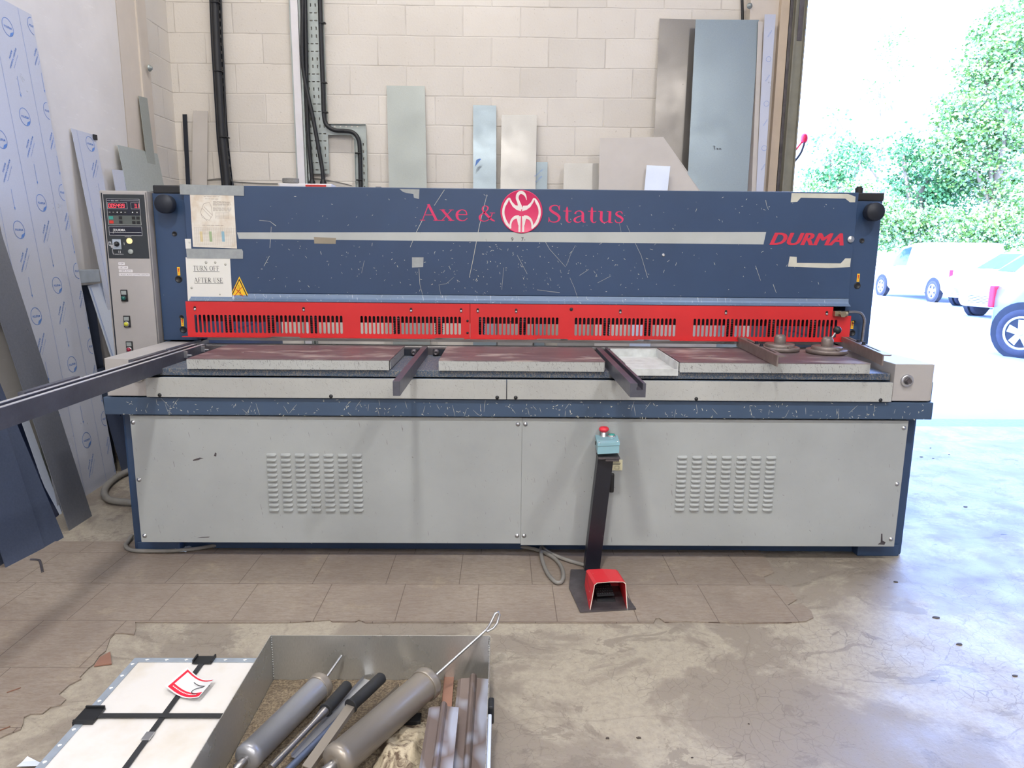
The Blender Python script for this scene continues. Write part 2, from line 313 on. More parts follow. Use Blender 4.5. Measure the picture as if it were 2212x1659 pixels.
# ------------------------------------------------------------------ mesh builder
class MB:
    def __init__(s): s.v = []; s.f = []; s.sm = []
    def add(s, vs, fs, smooth=False):
        k = len(s.v); s.v += [Vector(v) for v in vs]; s.f += [tuple(i+k for i in f) for f in fs]; s.sm += [smooth]*len(fs); return s
    def box(s, x0, x1, y0, y1, z0, z1, bev=0.0, mtx=None):
        if x0 > x1: x0, x1 = x1, x0
        if y0 > y1: y0, y1 = y1, y0
        if z0 > z1: z0, z1 = z1, z0
        if bev <= 0:
            vs = [(x, y, z) for x in (x0, x1) for y in (y0, y1) for z in (z0, z1)]
            fs = [(0, 1, 3, 2), (4, 6, 7, 5), (0, 4, 5, 1), (2, 3, 7, 6), (0, 2, 6, 4), (1, 5, 7, 3)]
        else:
            bev = min(bev, (x1-x0)*.49, (y1-y0)*.49, (z1-z0)*.49)
            bm = bmesh.new(); bmesh.ops.create_cube(bm, size=1)
            for v in bm.verts:
                v.co = Vector((x0+(v.co.x+.5)*(x1-x0), y0+(v.co.y+.5)*(y1-y0), z0+(v.co.z+.5)*(z1-z0)))
            bmesh.ops.bevel(bm, geom=bm.edges[:], offset=bev, segments=2, affect='EDGES', profile=.6)
            bm.verts.index_update(); vs = [v.co.copy() for v in bm.verts]; fs = [tuple(v.index for v in f.verts) for f in bm.faces]; bm.free()
        if mtx: vs = [mtx @ Vector(v) for v in vs]
        return s.add(vs, fs)
    def frame(s, a, b):
        d = (Vector(b)-Vector(a)).normalized(); u = d.cross(Vector((0, 0, 1)))
        if u.length < 1e-4: u = Vector((1, 0, 0))
        u.normalize(); return d, u, d.cross(u).normalized()
    def cyl(s, a, b, r, r2=None, n=20, caps=True, smooth=True):
        a = Vector(a); b = Vector(b); r2 = r if r2 is None else r2; d, u, w = s.frame(a, b)
        vs = []
        for p, q in ((a, r), (b, r2)):
            for i in range(n):
                t = 2*PI*i/n; vs.append(p+u*math.cos(t)*q+w*math.sin(t)*q)
        s.add(vs, [(i, (i+1) % n, n+(i+1) % n, n+i) for i in range(n)], smooth)
        if caps:
            s.add(vs[:n], [tuple(range(n))[::-1]]); s.add(vs[n:], [tuple(range(n))])
        return s
    def lathe(s, a, b, prof, n=24):
        """prof: list of (t along a->b in metres, radius)"""
        a = Vector(a); d, u, w = s.frame(a, b); vs = []
        for t, r in prof:
            for i in range(n):
                q = 2*PI*i/n; vs.append(a+d*t+u*math.cos(q)*r+w*math.sin(q)*r)
        fs = []
        for k in range(len(prof)-1):
            for i in range(n): fs.append((k*n+i, k*n+(i+1) % n, (k+1)*n+(i+1) % n, (k+1)*n+i))
        s.add(vs, fs, True); m = len(prof)-1
        if prof[0][1] > 0: s.add(vs[:n], [tuple(range(n))[::-1]])
        if prof[m][1] > 0: s.add(vs[m*n:], [tuple(range(n))])
        return s
    def tube(s, pts, r, n=10, smooth_path=True, caps=True):
        P = [Vector(p) for p in pts]
        if smooth_path and len(P) > 2:
            Q = []
            for i in range(len(P)-1):
                p0 = P[max(i-1, 0)]; p1 = P[i]; p2 = P[i+1]; p3 = P[min(i+2, len(P)-1)]
                for k in range(6):
                    t = k/6; Q.append(.5*((2*p1)+(p2-p0)*t+(2*p0-5*p1+4*p2-p3)*t*t+(3*p1-p0-3*p2+p3)*t**3))
            Q.append(P[-1]); P = Q
        vs = []; u = None
        for i, p in enumerate(P):
            d = (P[min(i+1, len(P)-1)]-P[max(i-1, 0)]).normalized()
            if u is None:
                u = d.cross(Vector((0, 0, 1)));
                if u.length < 1e-3: u = Vector((1, 0, 0))
            u = (u-d*u.dot(d)).normalized(); w = d.cross(u)
            for k in range(n):
                q = 2*PI*k/n; vs.append(p+u*math.cos(q)*r+w*math.sin(q)*r)
        fs = [(j*n+k, j*n+(k+1) % n, (j+1)*n+(k+1) % n, (j+1)*n+k) for j in range(len(P)-1) for k in range(n)]
        s.add(vs, fs, True)
        if caps: s.add(vs[:n], [tuple(range(n))[::-1]]); s.add(vs[-n:], [tuple(range(n))])
        return s
    def sphere(s, c, r, n=16, m=10, sz=(1, 1, 1)):
        c = Vector(c); vs = []; fs = []
        for j in range(m+1):
            a = PI*j/m
            for i in range(n):
                b = 2*PI*i/n; vs.append(c+Vector((math.sin(a)*math.cos(b)*r*sz[0], math.sin(a)*math.sin(b)*r*sz[1], math.cos(a)*r*sz[2])))
        for j in range(m):
            for i in range(n): fs.append((j*n+i, (j+1)*n+i, (j+1)*n+(i+1) % n, j*n+(i+1) % n))
        return s.add(vs, fs, True)
    def prism(s, poly, O, U, V, N, t):
        """2D polygon (u,v) at O, extruded by t along N"""
        O = Vector(O); U = Vector(U); V = Vector(V); N = Vector(N); n = len(poly)
        a = [O+U*p[0]+V*p[1] for p in poly]; b = [p+N*t for p in a]
        s.add(a+b, [tuple(range(n))[::-1], tuple(range(n, 2*n))]+[(i, (i+1) % n, n+(i+1) % n, n+i) for i in range(n)]); return s
    def flat(s, vs2, fs, O, U, V):
        O = Vector(O); U = Vector(U); V = Vector(V)
        return s.add([O+U*p[0]+V*p[1] for p in vs2], fs)
    def holes(s, outer, holes, O, U, V, N, t):
        """flat plate with holes, from a filled 2D curve"""
        cu = bpy.data.curves.new('c', 'CURVE'); cu.dimensions = '2D'; cu.fill_mode = 'BOTH'; cu.extrude = t/2
        for lp in [outer]+holes:
            sp_ = cu.splines.new('POLY'); sp_.points.add(len(lp)-1); sp_.use_cyclic_u = True
            for i, p in enumerate(lp): sp_.points[i].co = (p[0], p[1], 0, 1)
        o = bpy.data.objects.new('c', cu); COL.objects.link(o)
        dg = bpy.context.evaluated_depsgraph_get(); dg.update(); me = bpy.data.meshes.new_from_object(o.evaluated_get(dg))
        O = Vector(O); U = Vector(U); V = Vector(V); N = Vector(N)
        s.add([O+U*v.co.x+V*v.co.y+N*(v.co.z+t/2) for v in me.vertices], [tuple(p.vertices) for p in me.polygons])
        bpy.data.objects.remove(o, do_unlink=True); bpy.data.curves.remove(cu); bpy.data.meshes.remove(me)
        return s
    def build(s, name, mat, parent=None, origin=None, label=None):
        if parent is not None and origin is None: origin = OR[parent.name]
        if origin is None: origin = (0, 0, 0)
        og = Vector(origin); me = bpy.data.meshes.new(name)
        me.from_pydata([v-og for v in s.v], [], s.f)
        for p, k in zip(me.polygons, s.sm): p.use_smooth = k
        me.materials.append(mat); me.validate(); 
        bm = bmesh.new(); bm.from_mesh(me); bmesh.ops.recalc_face_normals(bm, faces=bm.faces[:]); bm.to_mesh(me); bm.free()
        o = bpy.data.objects.new(name, me); COL.objects.link(o)
        if parent is not None: o.parent = parent
        else: o.location = og
        OR[o.name] = og
        if label: o['label'] = label
        return o
OR = {}
def thing(name, label, cat, loc, group=None):
    o = bpy.data.objects.new(name, None); COL.objects.link(o); o.location = loc; o.empty_display_size = .1
    OR[o.name] = Vector(loc); o['label'] = label; o['category'] = cat
    if group: o['group'] = group
    return o
def tag(o, label, cat, group=None, kind=None):
    o['label'] = label; o['category'] = cat
    if group: o['group'] = group
    if kind: o['kind'] = kind
    return o
def struct(name, mb, m, origin=(0, 0, 0)):
    o = mb.build(name, m, None, origin); o['kind'] = 'structure'; return o
X_, Y_, Z_ = Vector((1, 0, 0)), Vector((0, 1, 0)), Vector((0, 0, 1))

# ------------------------------------------------------------------ lettering
_tc = {}
def tgeo(txt, shear=0.0, bold=0.0, spacing=1.0):
    k = (txt, shear, bold, spacing)
    if k in _tc: return _tc[k]
    cu = bpy.data.curves.new('t', 'FONT'); cu.body = txt; cu.size = 1; cu.shear = shear; cu.offset = bold; cu.space_character = spacing; cu.resolution_u = 3
    o = bpy.data.objects.new('t', cu); COL.objects.link(o)
    dg = bpy.context.evaluated_depsgraph_get(); dg.update(); me = bpy.data.meshes.new_from_object(o.evaluated_get(dg))
    vs = [(v.co.x, v.co.y) for v in me.vertices]; fs = [tuple(p.vertices) for p in me.polygons]
    bpy.data.objects.remove(o, do_unlink=True); bpy.data.curves.remove(cu); bpy.data.meshes.remove(me)
    x0 = min(v[0] for v in vs); x1 = max(v[0] for v in vs); y0 = min(v[1] for v in vs); y1 = max(v[1] for v in vs)
    _tc[k] = ([(a-x0, b-y0) for a, b in vs], fs, x1-x0, y1-y0); return _tc[k]
def put_text(mb, txt, O, U, V, w=None, h=None, **kw):
    """fit the lettering into width w and/or height h with its lower left corner at O"""
    vs, fs, tw, th = tgeo(txt, **kw)
    if w and h: a, b = w/tw, h/th
    elif w: a = b = w/tw
    else: a = b = h/th
    mb.flat([(x*a, y*b) for x, y in vs], fs, O, U, V); return tw*a
def cat(pts, n=6):
    P = [Vector((p[0], p[1], p[2] if len(p) > 2 else .1)) for p in pts]; Q = []
    for i in range(len(P)-1):
        p0 = P[max(i-1, 0)]; p1 = P[i]; p2 = P[i+1]; p3 = P[min(i+2, len(P)-1)]
        for k in range(n):
            t = k/n; Q.append(.5*((2*p1)+(p2-p0)*t+(2*p0-5*p1+4*p2-p3)*t*t+(3*p1-p0-3*p2+p3)*t**3))
    Q.append(P[-1]); return Q
def stroke(pts, smooth=False):
    """points (x, y, width) -> 2D ribbon"""
    P = cat(pts) if smooth else [Vector(p) for p in pts]; vs = []; fs = []
    for i, p in enumerate(P):
        d = P[min(i+1, len(P)-1)]-P[max(i-1, 0)]; d.z = 0
        if d.length < 1e-6: d = Vector((1, 0, 0))
        d.normalize(); q = Vector((-d.y, d.x, 0))*p.z*.5
        vs += [(p.x+q.x, p.y+q.y), (p.x-q.x, p.y-q.y)]
    for i in range(len(P)-1): fs.append((2*i, 2*i+1, 2*i+3, 2*i+2))
    return vs, fs
TH, TN, SF = .125, .04, .036
def L(*p): return (p, False)
def K(*p): return (p, True)
GL = {
 'A': (.92, [L((.1, 0, TN), (.42, 1, TN)), L((.40, 1, TH), (.80, 0, TH)), L((.2, .34, TN), (.64, .34, TN)), L((-.02, .015, SF), (.24, .015, SF)), L((.64, .015, SF), (.96, .015, SF))]),
 'x': (.72, [L((.12, .68, TH), (.58, 0, TH)), L((.6, .68, TN), (.1, 0, TN)), L((.0, .665, SF), (.28, .665, SF)), L((.46, .665, SF), (.7, .665, SF)), L((.0, .015, SF), (.24, .015, SF)), L((.42, .015, SF), (.72, .015, SF))]),
 'e': (.66, [K((.58, .38, .05), (.52, .6, .05), (.33, .68, .045), (.14, .55, .1), (.09, .33, .13), (.16, .1, .1), (.34, .005, .05), (.5, .05, .04), (.6, .17, .03)), L((.12, .38, TN), (.6, .38, TN))]),
 '&': (.98, [K((.95, .02, .06), (.72, .16, .12), (.42, .5, .13), (.24, .76, .08), (.3, .94, .05), (.44, .98, .05), (.56, .86, .08), (.48, .68, .05), (.26, .5, .06), (.1, .32, .12), (.12, .1, .1), (.32, .01, .05), (.55, .08, .05), (.74, .32, .05), (.8, .52, .05)), L((.66, .54, SF), (.96, .54, SF))]),
 'S': (.68, [K((.55, .74, .03), (.5, .93, .05), (.34, .99, .05), (.15, .91, .09), (.12, .74, .12), (.26, .59, .14), (.45, .46, .14), (.57, .28, .12), (.5, .08, .08), (.3, .01, .05), (.12, .08, .05), (.05, .28, .03)), L((.555, .7, SF), (.575, .99, SF)), L((.05, .0, SF), (.06, .3, SF))]),
 't': (.48, [K((.22, .92, .02), (.22, .8, .09), (.22, .55, TH), (.22, .2, TH), (.27, .04, .07), (.38, .01, .04), (.46, .1, .02)), L((.04, .665, SF), (.44, .665, SF))]),
 'a': (.66, [K((.1, .5, .1), (.16, .63, .05), (.32, .68, .045), (.46, .58, .1), (.48, .4, TH), (.48, .16, TH), (.53, .03, .06), (.64, .04, .02)), K((.46, .41, .03), (.26, .34, .05), (.1, .22, .1), (.1, .08, .1), (.24, .01, .05), (.4, .08, .04), (.47, .18, .03))]),
 'u': (.76, [K((.17, .67, TH), (.17, .4, TH), (.17, .18, .12), (.26, .03, .07), (.42, .03, .04), (.56, .16, .03)), L((.59, .68, TH), (.59, 0, TH)), L((.02, .665, SF), (.2, .665, SF)), L((.44, .665, SF), (.6, .665, SF)), L((.58, .015, SF), (.74, .015, SF))]),
 's': (.5, [K((.40, .52, .03), (.36, .63, .05), (.25, .67, .05), (.12, .6, .08), (.13, .47, .11), (.3, .36, .12), (.42, .23, .1), (.38, .07, .06), (.24, .01, .05), (.1, .06, .05), (.05, .2, .03))]),
 'T': (.82, [L((.4, 0, TH), (.4, 1, TH)), L((.04, .98, .045), (.76, .98, .045)), L((.05, .8, SF), (.05, 1, SF)), L((.75, .8, SF), (.75, 1, SF)), L((.24, .015, SF), (.56, .015, SF))]),
 'U': (.92, [K((.2, 1, TH), (.2, .6, TH), (.2, .28, .12), (.3, .05, .07), (.48, .01, .05), (.66, .1, .05), (.72, .3, .05), (.72, .6, .045), (.72, 1, .045)), L((.04, .985, SF), (.36, .985, SF)), L((.58, .985, SF), (.86, .985, SF))]),
 'R': (.9, [L((.2, 0, TH), (.2, 1, TH)), K((.2, .98, .045), (.48, .98, .05), (.64, .86, .1), (.62, .62, .1), (.46, .5, .05), (.2, .5, .045)), L((.4, .5, .1), (.8, .02, .12)), L((.04, .985, SF), (.3, .985, SF)), L((.04, .015, SF), (.36, .015, SF)), L((.7, .015, SF), (.92, .015, SF))]),
 'N': (.96, [L((.18, 0, TN), (.18, 1, TN)), L((.14, 1, TH), (.78, 0, TH)), L((.8, 0, TN), (.8, 1, TN)), L((.02, .985, SF), (.24, .985, SF)), L((.04, .015, SF), (.32, .015, SF)), L((.66, .985, SF), (.94, .985, SF))]),
 'O': (.94, [K((.46, .985, .05), (.2, .85, .1), (.1, .5, .13), (.2, .15, .1), (.46, .015, .05), (.72, .15, .1), (.82, .5, .13), (.72, .85, .1), (.46, .985, .05))]),
 'F': (.76, [L((.2, 0, TH), (.2, 1, TH)), L((.04, .98, .045), (.68, .98, .045)), L((.67, .78, SF), (.67, 1, SF)), L((.2, .52, .045), (.52, .52, .045)), L((.52, .4, SF), (.52, .64, SF)), L((.04, .015, SF), (.38, .015, SF))]),
 'E': (.84, [L((.2, 0, TH), (.2, 1, TH)), L((.04, .98, .045), (.7, .98, .045)), L((.69, .78, SF), (.69, 1, SF)), L((.2, .52, .045), (.52, .52, .045)), L((.52, .4, SF), (.52, .64, SF)), L((.04, .02, .045), (.72, .02, .045)), L((.73, .0, SF), (.75, .24, SF))]),
 ' ': (.4, []),
}
def serif(mb, txt, O, U, V, w, h, sp=.04):
    tot = sum(GL[c][0]+sp for c in txt)-sp; k = w/tot; x = 0
    for c in txt:
        for q_, (pts, sm_) in enumerate(GL[c][1]):
            vs, fs = stroke([(x+a, b, t*1.02) for a, b, t in pts], sm_)
            mb.flat([(a*k, b*h) for a, b in vs], fs, Vector(O)-Y_*(.0002*q_), U, V)
        x += GL[c][0]+sp
    return mb

# ================================================================== THE ROOM
WY = 5.95; WXL = -2.62; WXR = 2.32; CZ = 5.45
struct('floor', MB().box(-2.75, 9.2, -9, 5.47, -.1, 0), M['concrete'])
struct('floor_threshold', MB().box(-2.75, 9.2, 5.47, 5.735, -.1, -.001), M['threshold'])
struct('ground_yard', MB().box(-14, 60, 5.735, 70, -.12, -.004), M['yard'])
struct('wall_back', MB().box(-2.9, WXR, WY, WY+.25, 0, CZ), M['blockwork'])
struct('wall_left', MB().box(WXL-.3, WXL, -9, WY, 0, CZ), M['blockwork'])
struct('wall_lintel', MB().box(WXR, 6.6, WY, WY+.25, 4.5, CZ), M['blockwork'])
struct('wall_back_right', MB().box(6.6, 9.2, WY, WY+.25, 0, CZ), M['blockwork'])
struct('wall_right', MB().box(9.2, 9.4, -9, WY+.25, 0, CZ), M['blockwork'])
struct('wall_front', MB().box(-2.9, 9.4, -9.2, -9, 0, CZ), M['blockwork'])
struct('ceiling', MB().box(-2.9, 9.4, -9.2, WY+.25, CZ, CZ+.15), M['ceil'])
# white boarding on the left wall and the steel column in the corner
XB = -2.55
struct('wall_left_boarding', MB().box(WXL, XB, -2.0, 5.045, 0, 4.2, .002), M['board'])
mb = MB().box(WXL, XB, 5.055, 5.36, 0, CZ).box(XB, XB+.012, 5.30, 5.33, 0, CZ).box(WXL, XB-.02, 5.36, 5.5, 0, CZ)
struct('trim_1', mb, M['cream_steel'])
# floor tiles, broken away along a ragged line at the left front and at the right
def px_poly(pts): return [(p.x, p.y) for p in (aZ(*q) for q in pts)]
edge_left = px_poly([(-30, 1612), (14, 1590), (45, 1578), (50, 1566), (52, 1552), (66, 1545), (92, 1544), (110, 1530), (132, 1524), (143, 1513), (127, 1503), (150, 1482), (176, 1469), (172, 1466), (192, 1445), (203, 1437), (214, 1420), (229, 1408), (238, 1381), (248, 1370), (268, 1370), (290, 1373), (294, 1360), (292, 1346)])
edge_right = px_poly([(560, 1347), (640, 1346), (712, 1341), (718, 1345), (768, 1345), (775, 1341), (790, 1347), (860, 1346), (1250, 1347), (1412, 1347), (1416, 1338), (1424, 1337), (1436, 1346), (1480, 1344), (1590, 1348), (1700, 1347), (1740, 1344), (1757, 1336), (1752, 1322), (1730, 1305), (1700, 1310), (1722, 1296), (1712, 1282), (1700, 1268), (1655, 1262), (1650, 1248), (1672, 1238), (1660, 1215), (1640, 1192)])
poly = edge_left+edge_right+[(1.15, 3.12), (-2.3, 3.12), (-2.55, 1.4)]
def sane(p): return [(max(x, -2.55), y) for x, y in p]
struct('floor_tiles', MB().prism(sane(poly), (0, 0, .0005), X_, Y_, Z_, .0045), M['tiles'])
# door jamb: tan flange, grey guide rail, dark slot
def col_px(x0, x1, Y, z0, z1, y0_, y1_, mat, name):
    a = aY(x0, 200, Y).x; b = aY(x1, 200, Y).x
    return struct(name, MB().box(a, b, y0_, y1_, z0, z1, .003), M[mat])
col_px(1609, 1680, 5.85, 0, CZ, 5.85, 5.96, 'cream_steel', 'trim_2')
col_px(1674, 1694, 5.80, 0, CZ, 5.80, 5.96, 'jamb_tan', 'trim_3')
a = aY(1694, 200, 5.78).x
struct('trim_4', MB().box(a, a+.028, 5.80, 5.96, 0, CZ), M['steel_dark'])
mb = MB().box(a+.028, a+.115, 5.76, 5.97, 0, 4.5, .003).box(a+.028, a+.036, 5.74, 5.77, 0, 4.5).box(a+.105, a+.115, 5.74, 5.77, 0, 4.5)
struct('trim_5', mb, M['jamb_grey'])
p = aY(1728, 70, 5.76)
struct('trim_6', MB().box(p.x-.02, p.x+.016, 5.755, 5.80, p.z-.06, p.z+.6), M['steel_dark'])
struct('door_1', MB().box(WXR, 6.6, 5.80, 5.9, 4.1, 4.5), M['jamb_grey'])

# ================================================================== THE SHEAR
g = thing('guillotine_shear', 'long blue and grey metal-cutting guillotine shear with a slotted red finger guard', 'machine', (0, 3.3, 0))
XL, XR = -1.65, 1.83
# base frame with end posts, feet and curved brackets
mb = MB()
YP = 3.0
mb.box(XL, XL+.165, YP+.012, YP+.45, 0, .66, .012).box(XR-.165, XR, YP+.012, YP+.45, 0, .66, .012)
mb.box(XL+.165, XR-.165, YP+.05, YP+.09, .0, .05).box(XL, XL+.17, YP+.45, 4.75, 0, .9).box(XR-.15, XR, YP+.45, 4.75, 0, .9)
mb.box(XL+.02, XL+.21, YP+.0, YP+.06, 0, .055, .004).box(XR-.21, XR-.02, YP+.0, YP+.06, 0, .055, .004)
mb.box(XL+.17, XR-.15, 4.6, 4.7, .1, .5)
base = mb.build('base_frame', M['blue'], g)
mb = MB().box(XL-.015, XR, 2.91, 3.4, .66, .735, .004).box(XL, XR, 2.93, 3.4, .735, .82, .002)
apron = mb.build('apron_beam', M['blue_apron'], g)
# front panels with louvres
def louvre(mb, cx, cz, w, h, Y):
    r = h/2; out = []; inn = []
    for k in range(12):
        q = 2*PI*k/12; dx = (w/2-r) if math.cos(q) > 0 else -(w/2-r)
        out.append((cx+dx+r*math.cos(q), Y, cz+r*math.sin(q)*1.0)); inn.append((cx+dx*.98+r*.6*math.cos(q), Y-.0065, cz-r*.25+r*.55*math.sin(q)))
    inn = [(x, Y-.0105 if z < cz-r*.2 else Y-.004, z) for x, y, z in inn]
    n_ = 12; mb.add(out+inn, [(i, (i+1) % n_, n_+(i+1) % n_, n_+i) for i in range(n_)]+[tuple(range(n_, 2*n_))], True)
def panel(tl, br_, l0, l1, screws):
    YP = YPN; a_ = aY(*tl, YP); b_ = aY(*br_, YP); x0, x1, z0, z1 = a_.x, b_.x, b_.z, a_.z
    a_ = aY(*l0, YP); b_ = aY(*l1, YP); lx0, lx1, lz0, lz1 = a_.x, b_.x, b_.z, a_.z
    mb = MB().box(x0, x1, YP-.002, 3.012, z0, z1, .002)
    w = (lx1-lx0)
    for i in range(7):
        for j in range(12):
            louvre(mb, lx0+.022+(w-.044)*i/6, lz0+.008+(lz1-lz0-.016)*j/11, .044, .0135, YP-.0022)
    o = mb.build('front_panel', M['grey_panel'], g)
    for x, z in screws:
        MB().lathe((x, YP-.002, z), (x, YP-.02, z), [(0, .0095), (.0015, .0095), (.002, .0062), (.005, .005), (.0062, 0)], 14).build('screw', M['steel'], o)
    return o
YPN = 2.93
def P3(x, y, Y=2.93): p = aY(x, y, Y); return (p.x, p.z)
pl = panel((280.5, 897), (1124.5, 1174), (575, 978), (786, 1105), [P3(288, 912), P3(301, 1036), P3(313, 1157), P3(1119, 916), P3(1117, 1157)])
pr_ = panel((1128, 903), (1931, 1180.5), (1463, 983), (1667, 1104), [P3(1135, 916), P3(1132, 1157), P3(1952, 924), P3(1937, 1045), P3(1924, 1164)])
YPK = YP; YP = YPN
mb = MB().prism([(0, 0), (.022, .004), (.034, .010), (.046, .012), (.03, .016), (.012, .010), (0, .006)], Vector(aY(417, 996, YP-.0025)), X_, Z_, Y_, .0003)
mb.build('bare_patch', M['steel_dark'], pl); mb = MB()
mb.prism([(0, 0), (.01, -.002), (.012, .012), (.006, .016)], Vector(aY(462, 985, YP-.0025)), X_, Z_, Y_, .0003)
mb.build('bare_patch', M['steel_dark'], pl); mb = MB()
mb.prism([(0, 0), (.05, .002), (.055, .006), (.02, .005)], Vector(aY(426, 1162, YP-.0025)), X_, Z_, Y_, .0003)
mb.build('bare_patch', M['steel_dark'], pl); mb = MB()
mb.prism([(0, 0), (.03, -.002), (.034, .01), (.02, .018), (.016, .05), (.01, .05), (.012, .01)], Vector(aY(1896, 1176, YP-.0025)), X_, Z_, Y_, .0003)
mb.build('bare_patch', M['steel_dark'], pr_)
# rating plate and door handle on the right panel
a = aY(1318, 1016, YP-.004)
rpl = MB().box(a.x, a.x+.052, YP-.005, YP-.0025, a.z, a.z+.048).build('rating_plate', M['cream_plate'], pr_)
mb = MB()
for k, w in enumerate((.03, .036, .034)): mb.box(a.x+.008, a.x+.008+w, YP-.0056, YP-.005, a.z+.038-k*.006, a.z+.040-k*.006)
mb.holes([(a.x+.02, a.z+.006), (a.x+.038, a.z+.006), (a.x+.038, a.z+.02), (a.x+.02, a.z+.02)], [[(a.x+.021, a.z+.007), (a.x+.037, a.z+.007), (a.x+.037, a.z+.019), (a.x+.021, a.z+.019)]], (0, YP-.0052, 0), X_, Z_, -Y_, .0004)
mb.build('plate_print', M['ink'], rpl)
p0 = aY(1319, 1062, YP-.005); p1 = aY(1319, 1026, YP-.005)
MB().box(p0.x-.008, p0.x+.012, YP-.022, YP-.002, p0.z, p1.z+.01, .006).build('door_handle', M['black'], pr_)
YP = YPK
# grey cover strips, bed rail, plates
strip = []
for x0, x1, hs in ((-1.475, .017, (345, 715, 1074)), (.02, 1.638, (1114, 1504, 1902))):
    o = MB().box(x0, x1, 2.893, 2.912, .74, .822, .0015).build('cover_strip', M['grey_strip'], g); strip.append(o)
    for i, hx in enumerate(hs):
        pz = aY(hx, 851+hx*.007, 2.893); mbh = MB().lathe((pz.x, 2.893, pz.z), (pz.x, 2.86, pz.z), [(0, .008), (.0015, .008), (.002, .0045), (.004, .003), (.0045, 0)], 12)
        mbh.build('screw', M['black'], o)
bed = MB().box(-1.48, 1.64, 2.925, 3.40, .826, .856, .003).build('bed_rail', M['blue_worn'], g)
MB().box(-1.44, 1.60, 3.40, 3.46, .80, .893, .002).build('lower_blade', M['steel_mid'], g)
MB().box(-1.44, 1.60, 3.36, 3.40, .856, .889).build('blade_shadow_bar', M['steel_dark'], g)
ZT = .90
def plate(x0, x1, y0, y1, yo0=0):
    p = MB().box(x0, x1, y0, y1, ZT-.004, ZT, .0012).build('table_plate', M['plate_top'], g)
    MB().box(x0, x1-.004, y0-.002, y0+.001, ZT-.043, ZT-.0035).build('front_lip', M['grey_lip'], p)
    for xx in (x0, x1-.003): MB().box(xx, xx+.003, y0+.01, y1-.02, ZT-.04, ZT-.0045).build('side_lip', M['grey_lip'], p)
    return p
YF = 2.912
x1a = aZ(842, 778, ZT).x; x0a = aZ(404.7, 773.8, ZT).x
x0b = aZ(946, 781, ZT).x; x1b = aZ(1310, 784, ZT).x; x0c = aZ(1470, 783, ZT).x; x1c = aZ(1884, 786, ZT).x
plates = [plate(x0a, x1a, YF, 3.362), plate(x0b, x1b, YF, 3.362), plate(x0c, x1c, YF, 3.362)]
def countersink(pl_, pxs):
    for q in pxs:
        c = aZ(*q, ZT+.0003); MB().lathe(c, c+Vector((0, 0, .01)), [(0, .008), (.0006, .008), (.0008, .0045), (.0012, 0)], 12).build('countersunk_screw', M['steel_mid'], pl_)
countersink(plates[0], [(525, 761), (671, 750), (776, 764)]); countersink(plates[1], [(1034, 766), (1148, 755), (1270, 768)]); countersink(plates[2], [(1533, 770)])
# pale tray sunk between the right arm and the third plate
xt0 = aZ(1352, 783, ZT).x; xt1 = aZ(1469, 783, ZT).x-.004; zt = .862
mb = MB().box(xt0, xt1, YF+.0, 3.33, zt-.004, zt).box(xt0, xt1, 3.325, 3.33, zt, ZT-.002).box(xt1-.004, xt1, YF+.0, 3.33, zt, ZT-.001).box(xt0, xt0+.004, YF, 3.33, zt, ZT-.006).box(xt0, xt1, YF-.002, YF+.004, zt-.02, zt+.008)
mb.build('sunk_tray', mk('scuffed_white_enamel', C(190, 194, 194), .5, 0, .18, 20), g)
# support arms
xm = aZ(848, 823.5, ZT); xm1 = aZ(863.9, 823.5, ZT).x
MB().box(xm.x, xm1, xm.y, 3.35, ZT-.052, ZT, .001).build('support_arm', M['arm'], g, label='plain square middle arm')
xr = aZ(1362, 828.5, ZT); xr1 = aZ(1395.5, 828.5, ZT).x; w = xr1-xr.x
prof = [(0, 0), (w, 0), (w, .07), (w*.80, .07), (w*.80, .036), (w*.40, .036), (w*.40, .052), (w*.46, .052), (w*.46, .07), (0, .07)]
prof = [(u, v*.7) for u, v in prof]
MB().prism(prof, (xr.x, xr.y, ZT-.049), X_, Z_, Y_, 3.352-xr.y).build('support_arm', M['arm'], g, label='channel-section right arm with a slot along its top')
# long squaring arm on the left with a T slot
xl = aZ(449, 741.7, ZT).x; xla = xl-.062
y0 = 1.35
prof = [(0, -.062), (.062, -.062), (.062, 0), (.043, 0), (.043, -.008), (.046, -.012), (.018, -.012), (.02, -.008), (.02, 0), (0, 0)]
arm = MB().prism(prof, (xla, y0, ZT), X_, Z_, Y_, 3.37-y0).build('squaring_arm', M['arm'], g, label='long slotted squaring arm reaching out towards the front left')
MB().box(xla+.046, xla+.060, y0, 3.36, ZT, ZT+.0012).box(xla+.003, xla+.018, y0, 3.36, ZT, ZT+.0012).build('polished_edge', M['polish'], arm)
def rule_px(xa, xb):
    A = [aX(x, y, xla-.008).y for x, y in ((xa[0], xa[1]), (xb[0], xb[1]))]
    mb = MB().box(xla-.022, xla-.001, min(A), max(A), ZT-.006, ZT+.006)
    mb.build('scale_rule', M['arm'], arm)
rule_px((48, 851), (168, 815)); rule_px((285, 782), (360, 758)); rule_px((365, 756), (432, 737))
for q in ((400, 766), (437, 754)):
    c = aX(*q, xla+.066); MB().box(c.x-.004, c.x+.012, c.y-.006, c.y+.006, ZT-.03, ZT-.002, .001).cyl((c.x+.004, c.y, ZT-.02), (c.x+.03, c.y, ZT-.02), .004, n=8).build('clamp_bolt', M['steel'], arm)
